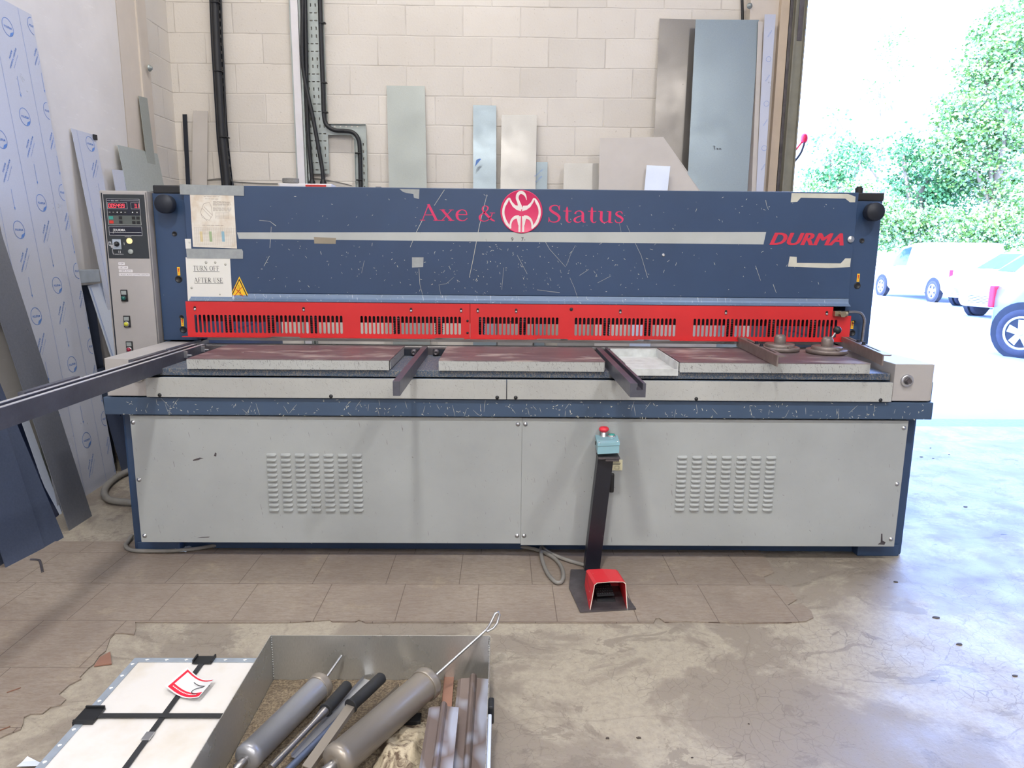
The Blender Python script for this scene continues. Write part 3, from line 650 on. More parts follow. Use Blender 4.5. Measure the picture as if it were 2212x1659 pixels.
# brackets with socket bolts behind the middle arm
for x0, x1, bx in ((868, 905, 894), (935, 972, 942)):
    a = aY(x0, 770, 3.335).x; b = aY(x1, 770, 3.335).x
    o = MB().box(a, b, 3.335, 3.36, .857, .888, .001).build('arm_bracket', M['dark'], g)
    c = aY(bx, 758, 3.33); MB().lathe((c.x, 3.335, .873), (c.x, 3.2, .873), [(0, .015), (.006, .015), (.0061, .0105), (.02, .0105), (.0201, .0055), (.014, .0055), (.014, 0)], 18).build('socket_bolt', M['steel_dark'], o)
# end blocks
def block(x0, x1, side):
    mb = MB().box(x0, x1, 2.905, 3.56, .742, ZT, .003)
    o = mb.build('end_block', M['grey_cab'], g)
    return o
bl = block(-1.642, -1.478, 0); brr = block(1.646, 1.806, 1)
MB().box(1.80, 1.812, 2.907, 3.5, .745, ZT-.002).build('side_cover', M['grey_cab'], brr)
def hub(px, o):
    c = aY(*px, 2.905)
    w = MB().lathe((c.x, 2.905, c.z), (c.x, 2.8, c.z), [(0, .026), (.008, .026), (.0105, .0235), (.0106, .013), (.006, .012), (.006, 0)], 28).build('hub_washer', M['steel'], o)
    mb = MB().lathe((c.x, 2.899, c.z), (c.x, 2.8, c.z), [(0, .012), (.008, .012), (.0085, .0098)], 20)
    mb.cyl((c.x, 2.899, c.z), (c.x, 2.878, c.z), .0105, n=6, smooth=False); mb.build('hex_bolt', M['steel_dark'], w)
hub((1958, 822), brr); hub((299, 812), bl)
# uprights, caps, knobs, warning tags, lube holes
YU = 3.5
def upright(x0, x1, capx0, capx1, knob, tags, holes):
    o = MB().box(x0, x1, YU, YU+.06, ZT, 1.605, .003).box(x0, x1, YU+.06, 4.6, .9, 1.60, .003).build('upright', M['blue'], g)
    MB().box(capx0, capx1, YU-.004, YU+.3, 1.603, 1.642, .006).build('end_cap', M['black'], o)
    c = aY(*knob, YU-.05); s_ = 1 if c.x > 0 else -1
    k = MB().lathe((c.x-.0*s_, YU, c.z), (c.x, YU-.2, c.z), [(0, .028), (.012, .028), (.014, .022), (.03, .022), (.031, .042), (.072, .044), (.077, .041), (.078, 0)], 32).build('adjusting_knob', M['dark'], o)
    for q in tags:
        c = aY(*q, YU-.001)
        t = MB().box(c.x-.0065, c.x+.0065, YU-.0012, YU-.0002, c.z-.02, c.z+.02).build('caution_tag', M['yellow'], o)
        MB().prism([(-.0035, .014), (.0035, .014), (.001, -.006), (-.001, -.006)], (c.x, YU-.0014, c.z), X_, Z_, -Y_, .0004).box(c.x-.0015, c.x+.0015, YU-.0018, YU-.0014, c.z-.014, c.z-.010).build('exclamation_mark', M['sticker_red'], t)
    for x, y, r in holes:
        c = aY(x, y, YU-.001)
        MB().lathe((c.x, YU, c.z), (c.x, YU-.1, c.z), [(0, r*1.35), (.003, r*1.3), (.0032, r), (.0005, r*.9), (.0006, 0)], 16).build('oil_port', M['black'], o)
    return o
ul = upright(-1.675, -1.508, aY(330, 403, YU).x, aY(389, 403, YU).x, (358, 441), [(386, 586), (394, 696)], [(377, 505, .009), (386, 603, .013), (392, 685, .008), (396, 712, .013)])
ur = upright(1.70, 1.832, aY(1852, 420, YU).x, aY(1910, 420, YU).x, (1887, 458), [(1854, 600), (1841, 702)], [(1862, 520, .009), (1852, 617, .012), (1844, 695, .007), (1841, 719, .012)])
c = aY(1856, 409, YU+.02); MB().cyl((c.x, c.y, 1.64), (c.x, c.y, 1.665), .018, n=14).cyl((c.x, c.y, 1.665), (c.x, c.y, 1.672), .013, n=14).build('breather_cap', M['black'], ur)
# top beam
YB = 3.48
bx0 = aY(402, 500, YB).x; bx1 = aY(1850, 500, YB).x-.006
mb = MB().box(bx0, bx1, YB, YB+.19, 1.135, 1.641, .003)
beam = mb.build('top_beam_cover', M['blue'], g)
MB().prism([(YB, 1.134), (YB-.0015, 1.118), (YB-.006, 1.111), (YB-.026, 1.101), (YB-.029, 1.0985), (YB+.05, 1.0985), (YB+.19, 1.134)], (bx0, 0, 0), Y_, Z_, X_, bx1-bx0).build('lower_lip', worn('rubbed_lamplit_blue_lip', C(126, 146, 174), C(214, 220, 228), .28, .68, metal=.4, fine=40, edge=.08), beam)  # worn shiny lip, its lamp reflection also painted in as paler blue
MB().box(bx0, bx1, 3.60, 3.66, .985, 1.13).build('blade_beam', M['dark'], g)
e = .0008
a0 = aY(512, 502, YB); a1 = aY(1655, 501, YB); a2 = aY(1649, 528, YB); a3 = aY(516, 516, YB)
MB().prism([(a0.x, a0.z), (a1.x, a1.z), (a2.x, a2.z), (a3.x, a3.z)], (0, YB, 0), X_, Z_, -Y_, e).build('pale_stripe', M['stripe'], beam)
mb = MB(); t = aY(1104, 521, YB-e*1.5); t2 = aY(1126, 521, YB-e*1.5)
put_text(mb, '9', t, X_, Z_, h=.018); put_text(mb, '7-', t2, X_, Z_, h=.018); mb.build('stencilled_marks', M['ink'], beam)
# shop lettering
mb = MB()
def word(txt, xa, xb, yb, yt):
    A = aY(xa, yb, YB-e); B = aY(xb, yb, YB-e); T_ = aY(xa, yt, YB-e)
    serif(mb, txt, (A.x, YB-e, A.z), X_, Z_, B.x-A.x, T_.z-A.z)
for w_ in (('Axe', 908, 1012, 476, 441), ('&', 1033, 1070, 478, 444), ('Status', 1183, 1348, 480, 443)):
    mb = MB(); word(*w_); mb.build('shop_lettering', M['magenta'], beam)
# round badge: swan neck rising from a double axe
c = aY(1126.5, 457.5, YB-e); R_ = .101
bd = MB().lathe((c.x, YB, c.z), (c.x, YB-.2, c.z), [(0, R_), (.0035, R_), (.0045, R_-.0015), (.0045, R_-.004), (.0038, R_-.005), (.0038, 0)], 64).build('badge', M['magenta'], beam)
mb = MB(); k = R_/180
def bpt(x, y, w_=0): return ((x-1110)*k, (230-y)*k, w_*k)
_bs = [0]
def bst(pts, smooth=True):
    _bs[0] += 1; vs, fs = stroke([bpt(*p) for p in pts], smooth); mb.flat(vs, fs, (c.x, YB-.0044-.0002*_bs[0], c.z), X_, Z_)
bst([(1152, 132, 3), (1143, 100, 14), (1125, 78, 24), (1100, 70, 26), (1078, 88, 26), (1072, 120, 24), (1084, 150, 24), (1094, 178, 30), (1106, 212, 34)])
def bpoly(pts): mb.prism([(bpt(*p)[0], bpt(*p)[1]) for p in pts], (c.x, YB-.0042, c.z), X_, Z_, -Y_, .0003)
for sgn in (1, -1):
    f = lambda x: 1110+sgn*(x-1110)
    bst([(f(1000), 118, 8), (f(985), 145, 22), (f(962), 190, 20), (f(955), 240, 20), (f(966), 290, 22), (f(986), 330, 24), (f(1020), 368, 14)])
    bpoly([(f(998), 116), (f(1012), 116), (f(1030), 150), (f(1060), 178), (f(1098), 180), (f(1107), 226), (f(1070), 216), (f(1035), 190), (f(1010), 150)])
    bst([(f(1016), 370, 16), (f(1018), 330, 16), (f(1032), 296, 20), (f(1060), 276, 26), (f(1090), 272, 26)])
    bst([(f(1093), 268, 26), (f(1094), 320, 18), (f(1094), 398, 18)], False); bst([(f(1070), 274, 12), (f(1084), 300, 20), (f(1089), 340, 14)])
mb.build('badge_swan', M['emb_white'], bd)
mb = MB(); A = aY(1664, 529, YB-e); B = aY(1823, 529, YB-e); T_ = aY(1664, 503, YB-e)
for k_ in range(5): put_text(mb, 'DURMA', (A.x+(k_-2)*.0022, YB-e-.0002*k_, A.z+(k_ % 2)*.0012), X_, Z_, w=B.x-A.x-.006, h=T_.z-A.z, shear=.32, spacing=1.02)
mb.build('maker_lettering', M['durma_red'], beam)
c = aY(1837, 517, YB); MB().lathe((c.x, YB, c.z), (c.x, YB-.1, c.z), [(0, .0165), (.006, .0165), (.008, .0145), (.008, .006), (.0095, .005), (.0095, 0)], 24).build('cover_screw', M['steel'], beam)
c = aY(1433, 551, YB); MB().lathe((c.x, YB, c.z), (c.x, YB-.1, c.z), [(0, .008), (.004, .007), (.0045, .003), (.003, 0)], 14).build('cover_screw', M['steel'], beam)
# old tape residue and torn tape on the cover
def patch(poly, name, mat, par, Y=YB-.0005, t=.0006, label=None):
    q = [aY(x, y, Y) for x, y in poly]
    return MB().prism([(p.x, p.z) for p in q], (0, Y, 0), X_, Z_, -Y_, t).build(name, mat, par, label=label)
patch([(863, 408), (906, 409), (905, 430), (894, 427), (893, 419), (878, 417), (870, 414)], 'tape_patch', M['tape'], beam)
patch([(890, 556), (915, 556), (914, 577), (890, 578)], 'tape_patch', M['tape'], beam)
patch([(678, 512), (726, 514), (725, 527), (679, 526)], 'tape_patch', mk('brown_tape_residue', C(142, 134, 118), .5), beam)
patch([(1710, 417), (1832, 419), (1848, 425), (1847, 437), (1836, 437), (1826, 429), (1730, 427), (1722, 436), (1708, 437)], 'tape_residue', M['chip'], beam)
patch([(1706, 554), (1721, 555), (1721, 568), (1816, 569), (1826, 558), (1838, 558), (1836, 577), (1790, 579), (1702, 576)], 'tape_residue', M['chip'], beam)
# chips and long scratches in the paint
rng = random.Random(3)
mb = MB()
def chip(x, z, ln, wd, ang, Y, zz=.0002):
    u = Vector((math.cos(ang), 0, math.sin(ang))); v = Vector((-math.sin(ang), 0, math.cos(ang)))
    pts = [(-ln/2, 0), (-ln*.2, wd*.5*rng.uniform(.5, 1.2)), (ln*.3, wd*.5), (ln/2, 0), (ln*.2, -wd*.5*rng.uniform(.5, 1.2)), (-ln*.3, -wd*.4)]
    mb.add([Vector((x, Y-.0006, z))+u*a+v*b for a, b in pts], [tuple(range(6))])
for i in range(420):
    x = rng.uniform(-1.2, 1.65); z = rng.uniform(1.14, 1.63)
    if rng.random() < .45: x = rng.gauss(.05, .45); z = rng.gauss(1.26, .09)
    if not (-1.25 < x < 1.67 and 1.14 < z < 1.63): continue
    if 1.39 < z < 1.46 and -1.25 < x < 1.28: continue
    s_ = rng.choice((1, 1, .6, .5, 1.7)); chip(x, z, rng.uniform(.004, .012)*s_, rng.uniform(.001, .0026), rng.uniform(-1.6, 1.6), YB)
def scr(px, w_, Y=YB):
    q = [aY(x, y, Y-.0007) for x, y in px]
    vs, fs = stroke([(p.x, p.z, w_*rng.uniform(.6, 1.3)) for p in q], False); mb.flat(vs, fs, (0, Y-.0007, 0), X_, Z_)
for px, w_ in (([(960, 410), (938, 444)], .0016), ([(915, 470), (900, 500), (886, 534)], .0022), ([(1052, 420), (1035, 490), (1022, 560), (1014, 598)], .0018), ([(905, 580), (907, 615), (914, 641)], .0016),
  ([(1117, 551), (1129, 573), (1139, 592)], .0016), ([(1166, 501), (1187, 538), (1222, 577)], .0013), ([(1338, 482), (1347, 528)], .001), ([(1354, 487), (1385, 552), (1399, 600)], .0016),
  ([(1231, 600), (1240, 620), (1250, 650)], .0012), ([(560, 476), (583, 478), (596, 488)], .0022), ([(586, 490), (584, 520), (583, 536)], .0018), ([(1654, 432), (1656, 444), (1660, 453)], .002),
  ([(1632, 574), (1643, 606)], .0012), ([(1670, 614), (1677, 633)], .0018), ([(981, 598), (964, 613), (948, 615), (953, 640)], .001), ([(1088, 578), (1084, 626)], .0009), ([(1160, 626), (1190, 630), (1209, 632)], .0012),
  ([(1243, 530), (1232, 551), (1224, 572)], .001), ([(1291, 611), (1320, 596)], .001), ([(1252, 595), (1272, 582)], .0012), ([(570, 575), (582, 553)], .0015), ([(787, 563), (781, 590)], .001)):
    scr(px, w_)
mb.build('paint_chips', M['chip'], beam)['kind'] = 'stuff'
mb = MB()
for i in range(240):
    x = rng.uniform(-1.6, 1.8); z = .6605+rng.random()**1.6*.07; chip(x, z, rng.uniform(.004, .014), rng.uniform(.001, .003), rng.uniform(-1.6, 1.6), 2.909)
for i in range(46):
    x = rng.uniform(-1.5, 1.7); z = rng.uniform(.67, .72); l_ = rng.uniform(.01, .03); a_ = rng.uniform(-.8, .8)
    vs, fs = stroke([(x-l_*math.sin(a_), z-l_*math.cos(a_), .0005), (x, z, .0012), (x+l_*math.sin(a_), z+l_*math.cos(a_), .0005)]); mb.flat([(p[0], min(max(p[1], .662), .733)) for p in vs], fs, (0, 2.909, 0), X_, Z_)
mb.build('paint_chips', M['chip'], apron)['kind'] = 'stuff'
# red finger guard in two lengths with rows of slots
YG = 3.42
def slot(cx, z0, z1, w_=.0125):
    r = w_/2; pts = []
    for k_ in range(7): a_ = PI*k_/6; pts.append((cx+r*math.cos(a_), z1-r+r*math.sin(a_)))
    for k_ in range(7): a_ = PI+PI*k_/6; pts.append((cx+r*math.cos(a_), z0+r+r*math.sin(a_)))
    return pts
zs0, zs1 = .948, 1.036
def guard(x0, x1, groups, screws, notch=None, lips=()):
    hs = []
    for (pa, pb, n_) in groups:
        a = aY(pa, 705, YG).x; b = aY(pb, 710, YG).x
        for i in range(n_): hs.append(slot(a+(b-a)*i/(n_-1), zs0, zs1))
    outer = [(x0, .932), (x1, .932)]+([(x1, 1.055), (notch, 1.058), (notch, 1.098)] if notch else [(x1, 1.098)])+[(x0, 1.098)]
    o = MB().holes(outer, hs, (0, YG, 0), X_, Z_, -Y_, .003).build('finger_guard', M['red'], g)
    for sx in screws:
        q = aY(sx, 667+(sx-420)*.0075, YG-.003)
        w_ = MB().holes(slot(q.x, q.z-.008, q.z+.013, .0125), [slot(q.x, q.z-.006, q.z+.011, .009)], (0, YG-.003, 0), X_, Z_, -Y_, .0006).box(q.x-.005, q.x+.005, YG-.0032, YG-.003, q.z, q.z+.01).build('screw_slot', M['black'], o)
        MB().lathe((q.x, YG-.003, q.z-.003), (q.x, YG-.1, q.z-.003), [(0, .0062), (.004, .0055), (.0055, .003), (.006, 0)], 14).build('screw', M['steel'], w_)
    for la, lb in lips:
        a = aY(la, 733, YG).x; b = aY(lb, 737, YG).x
        MB().prism([(a, 0), (b-.02, 0), (b+.004, .018), (b-.02, .026), (a-.01, .026)][:3]+[(b+.004, .022), (a, .022)], (0, YG-.022, .929), X_, Y_, Z_, .003).build('folded_lip', M['red'], o)
    return o
xg = aY(1015.5, 700, YG).x; xg0 = aY(404, 690, YG).x; xg1 = aY(1836.5, 700, YG).x; xn = aY(1799, 672, YG).x
gl = guard(xg0, xg-.001, [(424.5, 738, 35), (782, 993, 25)], (421, 656, 888, 996), None, ((398, 585), (650, 938), (1003, 1015)))
gr = guard(xg+.001, xg1, [(1037, 1203, 20), (1244, 1456, 25), (1500, 1804, 35)], (1032, 1115, 1340, 1568, 1786), xn, ((1016, 1158), (1226, 1375), (1446, 1845)))
c = aY(1234, 668, YG); MB().lathe((c.x, YG-.003, c.z), (c.x, YG-.1, c.z), [(0, .0085), (.002, .008), (.0025, 0)], 16).build('rubber_plug', M['rubber'], gr)
for q in ((1010, 693), (1010, 719)):
    c = aY(*q, YG); MB().lathe((c.x, YG-.003, c.z), (c.x, YG-.1, c.z), [(0, .006), (.003, .005), (.004, 0)], 12).build('screw', M['dark'], gl)
# hold-down plungers with springs, seen through the slots
for i in range(15):
    x = -1.36+i*.2085
    o = MB().cyl((x, 3.53, .925), (x, 3.53, 1.13), .017, n=14).build('hold_down_plunger', M['dark'], g)
    mb = MB()
    for k in range(9): mb.lathe((x, 3.53, .935+k*.011), (x, 3.53, 2), [(0, .018), (.003, .0215), (.006, .018)], 14)
    mb.build('spring', M['steel_dark'], o)
MB().box(-1.45, 1.62, 3.475, 3.59, .905, .918).build('clamp_foot', M['steel_mid'], g)
# hydraulic fitting and pipe at the right
c0 = aY(1803, 678, 3.4)
f = MB().box(c0.x-.002, c0.x+.018, 3.392, 3.425, c0.z-.011, c0.z+.013, .002).cyl((c0.x+.031, 3.425, c0.z), (c0.x+.031, 3.375, c0.z), .0155, n=6, smooth=False).box(c0.x+.018, c0.x+.044, 3.39, 3.425, c0.z-.012, c0.z+.012, .002).cyl((c0.x+.044, 3.405, c0.z), (c0.x+.062, 3.405, c0.z), .0145, n=8, smooth=False)
fit = f.build('hydraulic_fitting', M['brass'], g)
P = [aY(1832, 674, 3.43), aY(1850, 674, 3.44), aY(1861, 678, 3.45), aY(1867, 690, 3.46), aY(1866, 706, 3.465), aY(1860, 750, 3.475)]
MB().tube([tuple(p) for p in P], .007, 10).build('hydraulic_pipe', M['steel_mid'], fit)
# rear floor tray of the machine that gleams through the slots
MB().box(-1.4, 1.6, 3.75, 4.4, .62, .64).build('rear_chute', M['alu_blue'], g)
# yellow warning triangle
def tri(cx, cz, r): return [(cx, cz+r), (cx+r*.82, cz-r*.5), (cx-r*.82, cz-r*.5)]
T0 = aY(517, 597, YB-.001); T1 = aY(539, 644, YB-.001); T2 = aY(494, 646, YB-.001)
def inset(pts, k): 
    cx = sum(p[0] for p in pts)/3; cz = sum(p[1] for p in pts)/3; return [(cx+(x-cx)*k, cz+(z-cz)*k) for x, z in pts]
TT = [(T0.x, T0.z), (T1.x, T1.z), (T2.x, T2.z)]
o = MB().prism(TT, (0, YB-.0002, 0), X_, Z_, -Y_, .0006).build('warning_triangle', M['yellow'], beam)
mb = MB().holes(inset(TT, .86), [inset(TT, .72)], (0, YB-.0009, 0), X_, Z_, -Y_, .0004)
cx = sum(p[0] for p in TT)/3; cz = sum(p[1] for p in TT)/3
mb.holes([(cx-.008, cz+.002), (cx+.004, cz+.002), (cx+.001, cz+.03), (cx-.004, cz+.03)], [[(cx-.0065, cz+.0035), (cx+.0025, cz+.0035), (cx, cz+.0285), (cx-.003, cz+.0285)]], (0, YB-.001, 0), X_, Z_, -Y_, .0003)
mb.holes([(cx+.002, cz-.022), (cx+.014, cz-.022), (cx+.014, cz-.018), (cx+.007, cz-.012), (cx+.007, cz-.002), (cx+.002, cz-.002)], [[(cx+.0035, cz-.0205), (cx+.0125, cz-.0205), (cx+.0055, cz-.013), (cx+.0055, cz-.004), (cx+.0035, cz-.004)]], (0, YB-.001, 0), X_, Z_, -Y_, .0003)
mb.build('triangle_border', M['ink'], o)
mb = MB()
for a_, b_ in (((-.024, .018), (.02, -.026)), ((.014, .02), (-.024, -.024))):
    vs, fs = stroke([(cx+a_[0], cz+a_[1], .0028), (cx+b_[0], cz+b_[1], .0028)]); mb.flat(vs, fs, (0, YB-.0015, 0), X_, Z_)
mb.build('red_cross', M['sticker_red'], o)

# ------------------------------------------------------------------ control cabinet on the left end
YC = 3.45
cx0, cx1 = -1.905, -1.682
cab = MB().box(cx0, cx1, YC+.015, YC+.33, .55, 1.612, .004).build('control_cabinet', M['grey_cab'], g)
dx0 = aY(224, 500, YC).x; dx1 = aY(330, 500, YC).x
dx0 = -1.885; dx1 = -1.684
door = MB().box(dx0, dx1, YC, YC+.014, .70, 1.605, .003).build('cabinet_door', M['grey_cab'], cab)
MB().box(dx0-.006, dx0-.001, YC+.002, YC+.014, .60, 1.60).build('door_gap_seal', M['dark'], cab)
pz0 = aY(290, 558, YC).z; pz1 = aY(270, 420, YC).z
def cp(x, y, Y=YC): 
    return aY(x, y, Y)
fa = MB().box(dx0+.006, dx1-.004, YC-.002, YC, pz0, pz1, .0005).build('control_fascia', M['panelblack'], door)
fx0 = dx0+.006; fx1 = dx1-.004; FW = fx1-fx0; FH = pz1-pz0
# fascia-local placement: (u 0..1, v 0..1 from top) measured on the photograph
def fu(u): return fx0+FW*u
def fv(v): return pz1-FH*v
def frect(mb, u0, u1, v0, v1, Y=YC-.0026, t=.0008, bev=0): return mb.box(fu(u0), fu(u1), Y-t, Y, fv(v1), fv(v0), bev)
o = frect(MB(), .07, .88, .07, .32, t=.0006).build('display_bezel', M['navy'], fa)
frect(MB(), .08, .87, .33, .475, t=.0006).build('key_field', mk('grey_green_fascia', C(84, 90, 88), .4), fa)
logo = frect(MB(), .07, .88, .50, .64, t=.0006).build('maker_plate', M['navy'], fa)
mb = MB()
def fframe(u0, u1, v0, v1, w_=.0009):
    mb.holes([(fu(u0), fv(v1)), (fu(u1), fv(v1)), (fu(u1), fv(v0)), (fu(u0), fv(v0))], [[(fu(u0)+w_, fv(v1)+w_), (fu(u1)-w_, fv(v1)+w_), (fu(u1)-w_, fv(v0)-w_), (fu(u0)+w_, fv(v0)-w_)]], (0, YC-.0033, 0), X_, Z_, -Y_, .0003)
fframe(.07, .88, .07, .475); fframe(.07, .88, .50, .64); fframe(.09, .57, .125, .225, .0007); fframe(.66, .86, .125, .225, .0007)
put_text(mb, 'ERD 100M', (fu(.19), YC-.0036, fv(.108)), X_, Z_, h=.0055)
mb.box(fu(.09), fu(.17), YC-.0037, YC-.0033, fv(.1), fv(.096)).box(fu(.4), fu(.86), YC-.0037, YC-.0033, fv(.1), fv(.096))
put_text(mb, 'DURMA', (fu(.2), YC-.0036, fv(.575)), X_, Z_, h=.011, bold=.02)
mb.box(fu(.09), fu(.86), YC-.0037, YC-.0033, fv(.594), fv(.588)); vs, fs = stroke([(fu(.165), fv(.61), .0012), (fu(.18), fv(.54), .0012), (fu(.2), fv(.535), .0012)]); mb.flat(vs, fs, (0, YC-.0037, 0), X_, Z_)
mb.build('fascia_print', M['white_ink'], fa)
SEG = {'0': 'abcdef', '1': 'bc', '3': 'abcdg', '4': 'bcfg', '5': 'acdfg', '9': 'abcdfg'}
def seven(mb, ch, x, z, w_, h_, Y):
    t_ = w_*.2
    R = {'a': (0, w_, h_-t_, h_), 'g': (0, w_, h_/2-t_/2, h_/2+t_/2), 'd': (0, w_, 0, t_), 'f': (0, t_, h_/2, h_), 'b': (w_-t_, w_, h_/2, h_), 'e': (0, t_, 0, h_/2), 'c': (w_-t_, w_, 0, h_/2)}
    for s_ in SEG[ch]:
        a_, b_, c_, d_ = R[s_]; k_ = t_*.15; mb.box(x+a_+k_, x+b_-k_, Y-.0004, Y, z+c_+k_, z+d_-k_)
mb = MB(); dw = FW*.052; dh = FH*.062; x = fu(.115)
for ch in '00549': seven(mb, ch, x, fv(.207), dw, dh, YC-.0034); x += dw*1.28
mb.box(x-dw*.22, x-dw*.02, YC-.0038, YC-.0034, fv(.207), fv(.201)); x += .001; seven(mb, '9', x, fv(.207), dw, dh, YC-.0034)
x = fu(.745); seven(mb, '3', x, fv(.207), dw, dh, YC-.0034); mb.box(x+dw*1.1, x+dw*1.3, YC-.0038, YC-.0034, fv(.207), fv(.201)); seven(mb, '1', x+dw*1.2, fv(.207), dw, dh, YC-.0034)
mb.box(fu(.475), fu(.495), YC-.0038, YC-.0034, fv(.203), fv(.194))
mb.build('digital_readout', M['led'], o)
for i, (u, s_) in enumerate(((.13, '-'), (.22, 'P'), (.315, '<'), (.41, '^'), (.51, '='), (.69, '^'), (.80, 'v'))):
    kb = frect(MB(), u-.038, u+.038, .25, .305, YC-.0032, .0008).build('key', M['black'], o)
    mb = MB(); q = (fu(u), fv(.278)); r_ = .004
    if s_ in '<^v':
        rot = {'^': 0, '<': PI/2, 'v': PI}[s_]; pts = [(q[0]+r_*math.cos(PI/2+rot+t_*2*PI/3), q[1]+r_*math.sin(PI/2+rot+t_*2*PI/3)) for t_ in range(3)]
        mb.prism(pts, (0, YC-.004, 0), X_, Z_, -Y_, .0003)
    else: mb.box(q[0]-.0035, q[0]+.0035, YC-.0043, YC-.004, q[1]-.0008, q[1]+.0008)
    mb.build('key_symbol', M['white_ink'], kb)
for u, v, m_ in ((.15, .365, 'btn_teal'), (.15, .43, 'sticker_red'), (.38, .365, 'black'), (.38, .43, 'black'), (.70, .365, 'black'), (.81, .365, 'black'), (.70, .435, 'black'), (.81, .435, 'black')):
    w_ = .052 if u < .2 else .04
    frect(MB(), u-w_, u+w_, v-.024, v+.024, YC-.0032, .0012).build('key', M[m_], fa)
# key switch, voltage lamp, grey button
ks = frect(MB(), .13, .34, .70, .86, YC-.002, .004, .001).build('key_switch', M['galv_bright'], fa)
kc = Vector((fu(.24), YC-.006, fv(.775)))
MB().lathe(kc, kc-Y_*.1, [(0, .012), (.004, .012), (.006, .010), (.012, .009), (.012, 0)], 20).build('switch_barrel', M['black'], ks)
ky = MB().box(kc.x-.0012, kc.x+.0012, kc.y-.03, kc.y-.012, kc.z-.004, kc.z+.004).cyl(kc+Vector((-.006, -.03, -.012)), kc+Vector((-.006, -.028, -.012)), .008, n=14).tube([kc+Vector((-.006, -.03, -.018)), kc+Vector((-.008, -.028, -.035)), kc+Vector((-.006, -.026, -.048))], .0025, 6)
ky.build('key_and_fob', M['steel'], ks)
lc = Vector((fu(.55), YC-.002, fv(.725)))
MB().lathe(lc, lc-Y_*.1, [(0, .0135), (.004, .0135), (.007, .010), (.008, 0)], 24).build('voltage_lamp', M['lamp_yellow'], fa)
lc = Vector((fu(.56), YC-.002, fv(.895)))
MB().lathe(lc, lc-Y_*.1, [(0, .012), (.005, .012), (.006, .010), (.006, 0)], 24).build('grey_button', M['galv'], fa)
mb = MB(); put_text(mb, 'VOLTAGE ON', (fu(.44), YC-.0026, fv(.665)), X_, Z_, h=.0035)
put_text(mb, 'POSITION SWITCH', (fu(.13), YC-.0026, fv(.945)), X_, Z_, h=.0038)
for u_, v_ in ((.26, .92), (.30, .92), (.41, .79)):
    mb.box(fu(u_)-.0008, fu(u_)+.0008, YC-.0026, YC-.0022, fv(v_), fv(v_-.04))
mb.holes([(fu(.03), fv(.80)), (fu(.09), fv(.80)), (fu(.09), fv(.74)), (fu(.03), fv(.74))], [[(fu(.04), fv(.79)), (fu(.08), fv(.79)), (fu(.08), fv(.75)), (fu(.04), fv(.75))]], (0, YC-.0024, 0), X_, Z_, -Y_, .0003)
mb.build('switch_legend', M['white_ink'], fa)
# embossed label strips: 1 OFF / SET UP / 2 SEMI AUTO / 3 FULLY AUTO CUTTING LENGTH
for i, (tx, xa, xb, yc) in enumerate((('0 OFF', 248, 264, 569.5), ('1 SET UP', 248, 271, 577.5), ('2 SEMI AUTO', 249, 281, 585), ('3 FULLY AUTO CUTTING LENGTH', 249, 326, 593))):
    a_ = max(aY(xa, yc, YC).x, dx0+.02)+.018; b_ = aY(xb, yc, YC).x+.0; z_ = aY(xa, yc, YC).z
    b_ = min(b_+.012, dx1-.01)
    lb = MB().box(a_, b_, YC-.0012, YC-.0002, z_-.0065, z_+.0065).build('label_strip', M['white_pl'], door)
    mb = MB(); put_text(mb, tx, (a_+.003, YC-.0014, z_-.0028), X_, Z_, h=.0056, w=(b_-a_)-.008); mb.build('label_print', M['ink'], lb)
for px, ml, lit in (((264, 641), 'lens_green', 0), ((270, 697), 'lens_yellow', 1), ((275.5, 752), 'lens_red', 1)):
    c = aY(px[0], px[1], YC); c.x += .012
    o = MB().box(c.x-.016, c.x+.016, YC-.006, YC, c.z-.022, c.z+.034, .002).build('pilot_light', M['black'], door)
    MB().box(c.x-.012, c.x+.012, YC-.0075, YC-.006, c.z+.010, c.z+.029, .001).build('legend_plate', M['galv'], o)
    l_ = Vector((c.x, YC-.006, c.z-.006))
    MB().lathe(l_, l_-Y_*.1, [(0, .013), (.007, .013), (.008, .011)], 20).build('lens_ring', M['steel'] if lit else M['black'], o)
    MB().lathe(l_-Y_*.004, l_-Y_*.1, [(0, .0112), (.006, .010), (.010, .006), (.0112, 0)], 20).build('lens', M[ml], o)
MB().box(-1.72, -1.60, 3.55, 3.6, 1.612, 1.616).build('bent_top_strip', M['dark'], cab)

# ------------------------------------------------------------------ notices taped to the machine
YN = YB-.0015
def paper(name, label, cat_, poly, mat):
    q = [aY(x, y, YN) for x, y in poly]; c = sum(q, Vector())/len(q)
    o = MB().prism([(p.x, p.z) for p in q], (0, YN, 0), X_, Z_, -Y_, .0008).build(name, mat, None, (c.x, YN, min(p.z for p in q)))
    return tag(o, label, cat_)
n1 = paper('instruction_chart', 'stained instruction chart with coloured columns taped to the blue beam', 'notice', [(410, 418), (505, 421), (512, 537), (417, 533)], M['paper_old'])
mb = MB()
def npx(x, y): return aY(x, y, YN-.0012)
def ntext_lines(x0, x1, y0, n_, dy, slope=.02, w_=.0009):
    for i in range(n_):
        y = y0+i*dy; xx = x1-(rng.random()*8 if i == n_-1 else rng.random()*2)
        x = x0
        while x < xx-2:
            l_ = min(rng.uniform(4, 11), xx-x); a_ = npx(x, y+(x-x0)*slope); b_ = npx(x+l_, y+(x+l_-x0)*slope)
            mb.add([a_, b_, b_+Z_*w_*2, a_+Z_*w_*2], [(0, 1, 2, 3)]); x += l_+1.2
ntext_lines(440, 480, 425, 1, 4); ntext_lines(443, 472, 430, 1, 4); ntext_lines(460, 499, 436, 5, 2.2); ntext_lines(460, 500, 449, 4, 2.2); ntext_lines(437, 486, 487, 1, 4)
